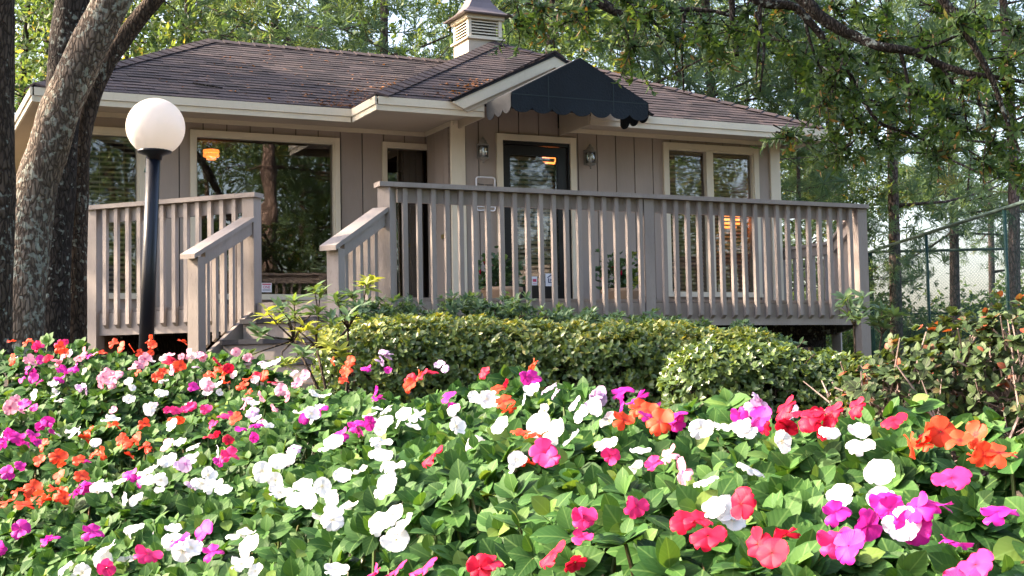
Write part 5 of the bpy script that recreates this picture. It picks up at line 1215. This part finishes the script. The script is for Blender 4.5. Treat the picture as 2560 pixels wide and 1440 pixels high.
def plant(key, x, y, s, rot, label, cat="tree", group=None, name=None, zoff=0):
    z = GZ(x, y) + zoff; nm = name or ("pine_tree" if key.startswith('pine') else "undergrowth_bush" if key == 'bush' else "broadleaf_tree")
    t = thing(nm, label, cat, (x, y, z), group)
    for me_, n_ in zip(PROTO[key], ("trunk", "crown")):
        o = bpy.data.objects.new(n_, me_); put(o, (x, y, z), t); o.rotation_euler = (0, 0, rot); o.scale = (s, s, s)
def at(px, D): d = ray(px, 800); return d[0] * D / d[1], D
BACK = [('broadA', 40, 26, 1.0, "broadleaf tree behind the house at the far left edge"), ('broadC', 240, 25, 1.1, "broadleaf tree rising over the left end of the roof"), ('broadB', 470, 26, 1.05, "yellow-green broadleaf tree above the roof's left ridge end"),
 ('pineB', 700, 28, 1.0, "feathery pine above the middle of the main roof"), ('pineA', 960, 25, .95, "blue-green pine just left of the cupola"), ('broadA', 1335, 23.5, .95, "tree with dark trunk just right of the cupola"),
 ('pineC', 1560, 26, 1.05, "pine behind the awning and the right roof slope"), ('pineB', 1790, 27, 1.0, "pine above the right end of the roof"), ('pineA', 2235, 30, 1.15, "pine with bare straight trunk right of the deck, behind the fence"),
 ('pineC', 2395, 36, 1.2, "pine with trunk seen through the fence near the right edge"), ('broadC', 2020, 32, .85, "broadleaf tree with yellowing leaves beside the house's right corner"), ('pineB', 2540, 25, .9, "pine cut by the right edge beyond the fence"),
 ('pineC', 2090, 30, .55, "young pine beside the deck's right corner post"), ('pineB', 2010, 27, .5, "young pine against the house's right corner board")]
for i, (k, px, D, s, lb) in enumerate(BACK): plant(k, *at(px, D), s, i * 1.37, lb)
FAR = [('broadB', 120, 36, 1.2), ('pineA', 330, 38, 1.2), ('broadA', 540, 37, 1.2), ('pineC', 930, 40, 1.25), ('broadC', 1100, 38, 1.2), ('broadB', 1440, 36, 1.1), ('pineB', 1660, 40, 1.2), ('broadA', 1880, 40, 1.0), ('pineA', 2480, 50, 1.1), ('pineB', 60, 48, 1.3), ('pineB', 1300, 50, 1.3)]
FARL = ["far broadleaf tree at the left, seen between the oak trunks", "far pine rising behind the left end of the roof", "far broadleaf tree above the left half of the main ridge", "far pine above the main ridge, left of the cupola", "far broadleaf tree directly behind the cupola",
 "far broadleaf tree behind the awning's peak", "far pine above the right roof slope", "far broadleaf tree above the right end of the roof", "far pine at the right edge beyond the fence", "farthest pine at the left edge behind the oak trunks", "farthest pine just right of the cupola"]
for i, (k, px, D, s) in enumerate(FAR):
    plant(k, *at(px, D), s, i * 2.1, FARL[i], group="trees deep in the wood")
for i, (px, D, s, lb) in enumerate(((2130, 36, 1.0, ""), (2250, 38, 1.2, ""), (2330, 46, 1.0, ""), (2430, 39, 1.15, ""), (2520, 44, 1.6, ""), (2180, 46, 1.3, ""), (2040, 40, 1.1, ""), (2600, 36, 1.1, ""), (1980, 34, 1.0, ""))):
    plant('bush', *at(px, D), s, i * 1.1, "low leafy bush growing beyond the court fence", "bush", "bushes beyond the fence")
# trees outside the picture: they shade the house from the left and stand mirrored in its windows
for i, (k, x, y, s) in enumerate((('broadB', -14, 13.4, 1.15), ('pineA', -18, 16, .9), ('broadA', -13, 19.5, .8), ('pineC', -16, 9.2, .85), ('pineB', -17, 14.1, 1.1))):
    plant(k, x, y, s, i * 1.9, "tree left of the picture that shades the house", group="trees shading from the left")
for i, (k, x, y, s) in enumerate((('pineA', 11.5, 1.5, .9), ('broadA', 14, -3, 1.0), ('pineB', 17, 0.5, 1.0), ('broadB', 9.5, -4, 1.0), ('broadC', 20, -6, 1.2), ('broadA', 6, -9, 1.1), ('pineC', 23, -1, 1.0), ('broadB', 26, 7, .8), ('pineA', 13, -10, 1.1), ('broadC', 0, -13, 1.2), ('broadB', -8, -10, 1.2), ('broadB', 8.2, .2, .8), ('broadC', 16.5, -5, 1.2), ('broadA', 11, -7, 1.2), ('broadA', 18.5, 6.8, .95), ('pineB', 22, 4.2, .9), ('broadC', 15, 9.8, .7), ('pineA', 8.65, 2.35, 1.6))):
    plant(k, x, y, s, i * 1.3, "tree across from the house, mirrored in its windows", group="trees mirrored in the windows")

# ------------------------------------------------------------------ chain-link court fence
fc = thing("chain_link_fence", "tall dark green chain-link court fence right of the deck", "fence", (8.3, 26, -.6))
ZFT = 2.62
def onZ(px, py, z): d = ray(px, py); return d * z / d[2]
c1 = onZ(2172, 630, ZFT); c2 = onZ(2560, 505, ZFT); dirf = (c2 - c1) / np.linalg.norm(c2 - c1); c3 = c1 + dirf * 17
c0 = c1 + np.array([-1.0, .12, 0]) * 14; c4 = c1 + np.array([1.0, -.05, 0]) * 12
def fence_run(a, b, n, zt, mid):
    MB().tube([a, b], .034, 10).build("top_rail", "fence_pipe", fc, smooth=True)
    for i in range(n + 1):
        p = a + (b - a) * i / n; MB().tube([(p[0], p[1], -.7), (p[0], p[1], zt)], .034, 8).build("post", "fence_green", fc, smooth=True)
    if mid: MB().tube([(a[0], a[1], mid), (b[0], b[1], mid)], .02, 8).build("mid_rail", "fence_green", fc, smooth=True)
    L_ = np.linalg.norm((b - a)[:2]); d = (b - a) / np.linalg.norm(b - a); hgt = zt + .6; m = MB(); wr = .0024; nn = np.array([-d[1], d[0], 0])
    for sg_ in (1, -1):
        s = -hgt
        while s < L_:
            s0, s1 = max(s, 0), min(s + hgt, L_)
            if s1 > s0:
                z0 = -.6 + (s0 - s) if sg_ > 0 else zt - (s0 - s); z1 = -.6 + (s1 - s) if sg_ > 0 else zt - (s1 - s)
                p0 = np.array([a[0], a[1], 0]) + d * s0; p1 = np.array([a[0], a[1], 0]) + d * s1; p0[2] = z0; p1[2] = z1
                k = len(m.v); off = np.array([0, 0, wr])
                m.v += [tuple(p0 - off), tuple(p0 + nn * wr + off * .5), tuple(p0 - nn * wr + off * .5), tuple(p1 - off), tuple(p1 + nn * wr + off * .5), tuple(p1 - nn * wr + off * .5)]
                m.f += [(k, k + 1, k + 4, k + 3), (k + 1, k + 2, k + 5, k + 4), (k + 2, k, k + 3, k + 5)]
            s += .075
    m.build("wire_mesh", "fence_green", fc, kind='stuff')
fence_run(c1, c3, 4, ZFT, None); fence_run(c0, c1 + (c0 - c1) * .004, 4, ZFT, 1.15); fence_run(c1 + (c4 - c1) * .004, c4, 2, ZFT, 1.15)

# ------------------------------------------------------------------ litter on the roof
n = 430; lt = []
for k in range(n):
    if k < 200: v = VE1 + rng.uniform(0, 1) ** 2 * 1.6; uu = EW + (v - VE1) * .45 / kW - abs(rng.normal(0, .35)); z = ZE + .45 * (v - VE1)
    elif k < 330: v = VE2 + .03 + rng.uniform(0, 1.1); uu = GU - 1.25 + (v - VE2) * 1.0 - abs(rng.normal(0, .25)); z = ZE + .4654 * (v - VE2); 
    else: v = VE1 + rng.uniform(0, 3); uu = rng.uniform(2.2 + (v - VE1) * .75, 5 + (v - VE1) * .5); z = ZE + .45 * (v - VE1)
    if uu < EW - .0 and k in range(200, 330): continue
    lt.append(H(uu, v, z + .022 + .008 * rng.uniform()))
lt = np.array(lt); nl = len(lt); lo = thing("leaf_litter", "dry orange leaves and pine straw lying in the roof valley", "leaf litter", tuple(lt[0])); lo['kind'] = 'stuff'
dd = unit(nl) * [1, 1, .15] + [0, 0, .0]
obj_from(scatter_mesh("leaves", LEAF_QUAD, lt - lt[0], frames(dd, unit(nl) * .4 + [-.2, -.4, 1]), rng.uniform(.03, .06, nl), rng.uniform(0, .55, nl), "litter_leaf"), "leaves", lt[0], lo, 'stuff')
dS = ray(515, 213); vS = None
tS = (ZE - .45 * VE1 + .03) / (dS[2] - .45 * (dS[:2] @ NH)); pS = dS * tS
br = MB().tube([pS + np.array([-.14, -.03, .02]), pS, pS + np.array([.18, .02, -.03]) + np.array([0, 0, 0])], [.012, .012, .006], 6).build("fallen_branch", "bark_dark", None, loc=tuple(pS), smooth=True)
tag(br, "short black stick lying on the left roof slope", "branch")

# ------------------------------------------------------------------ lift the whole place so that the eye stands at EZ
for o in ALLTOP: o.location.z += EZ
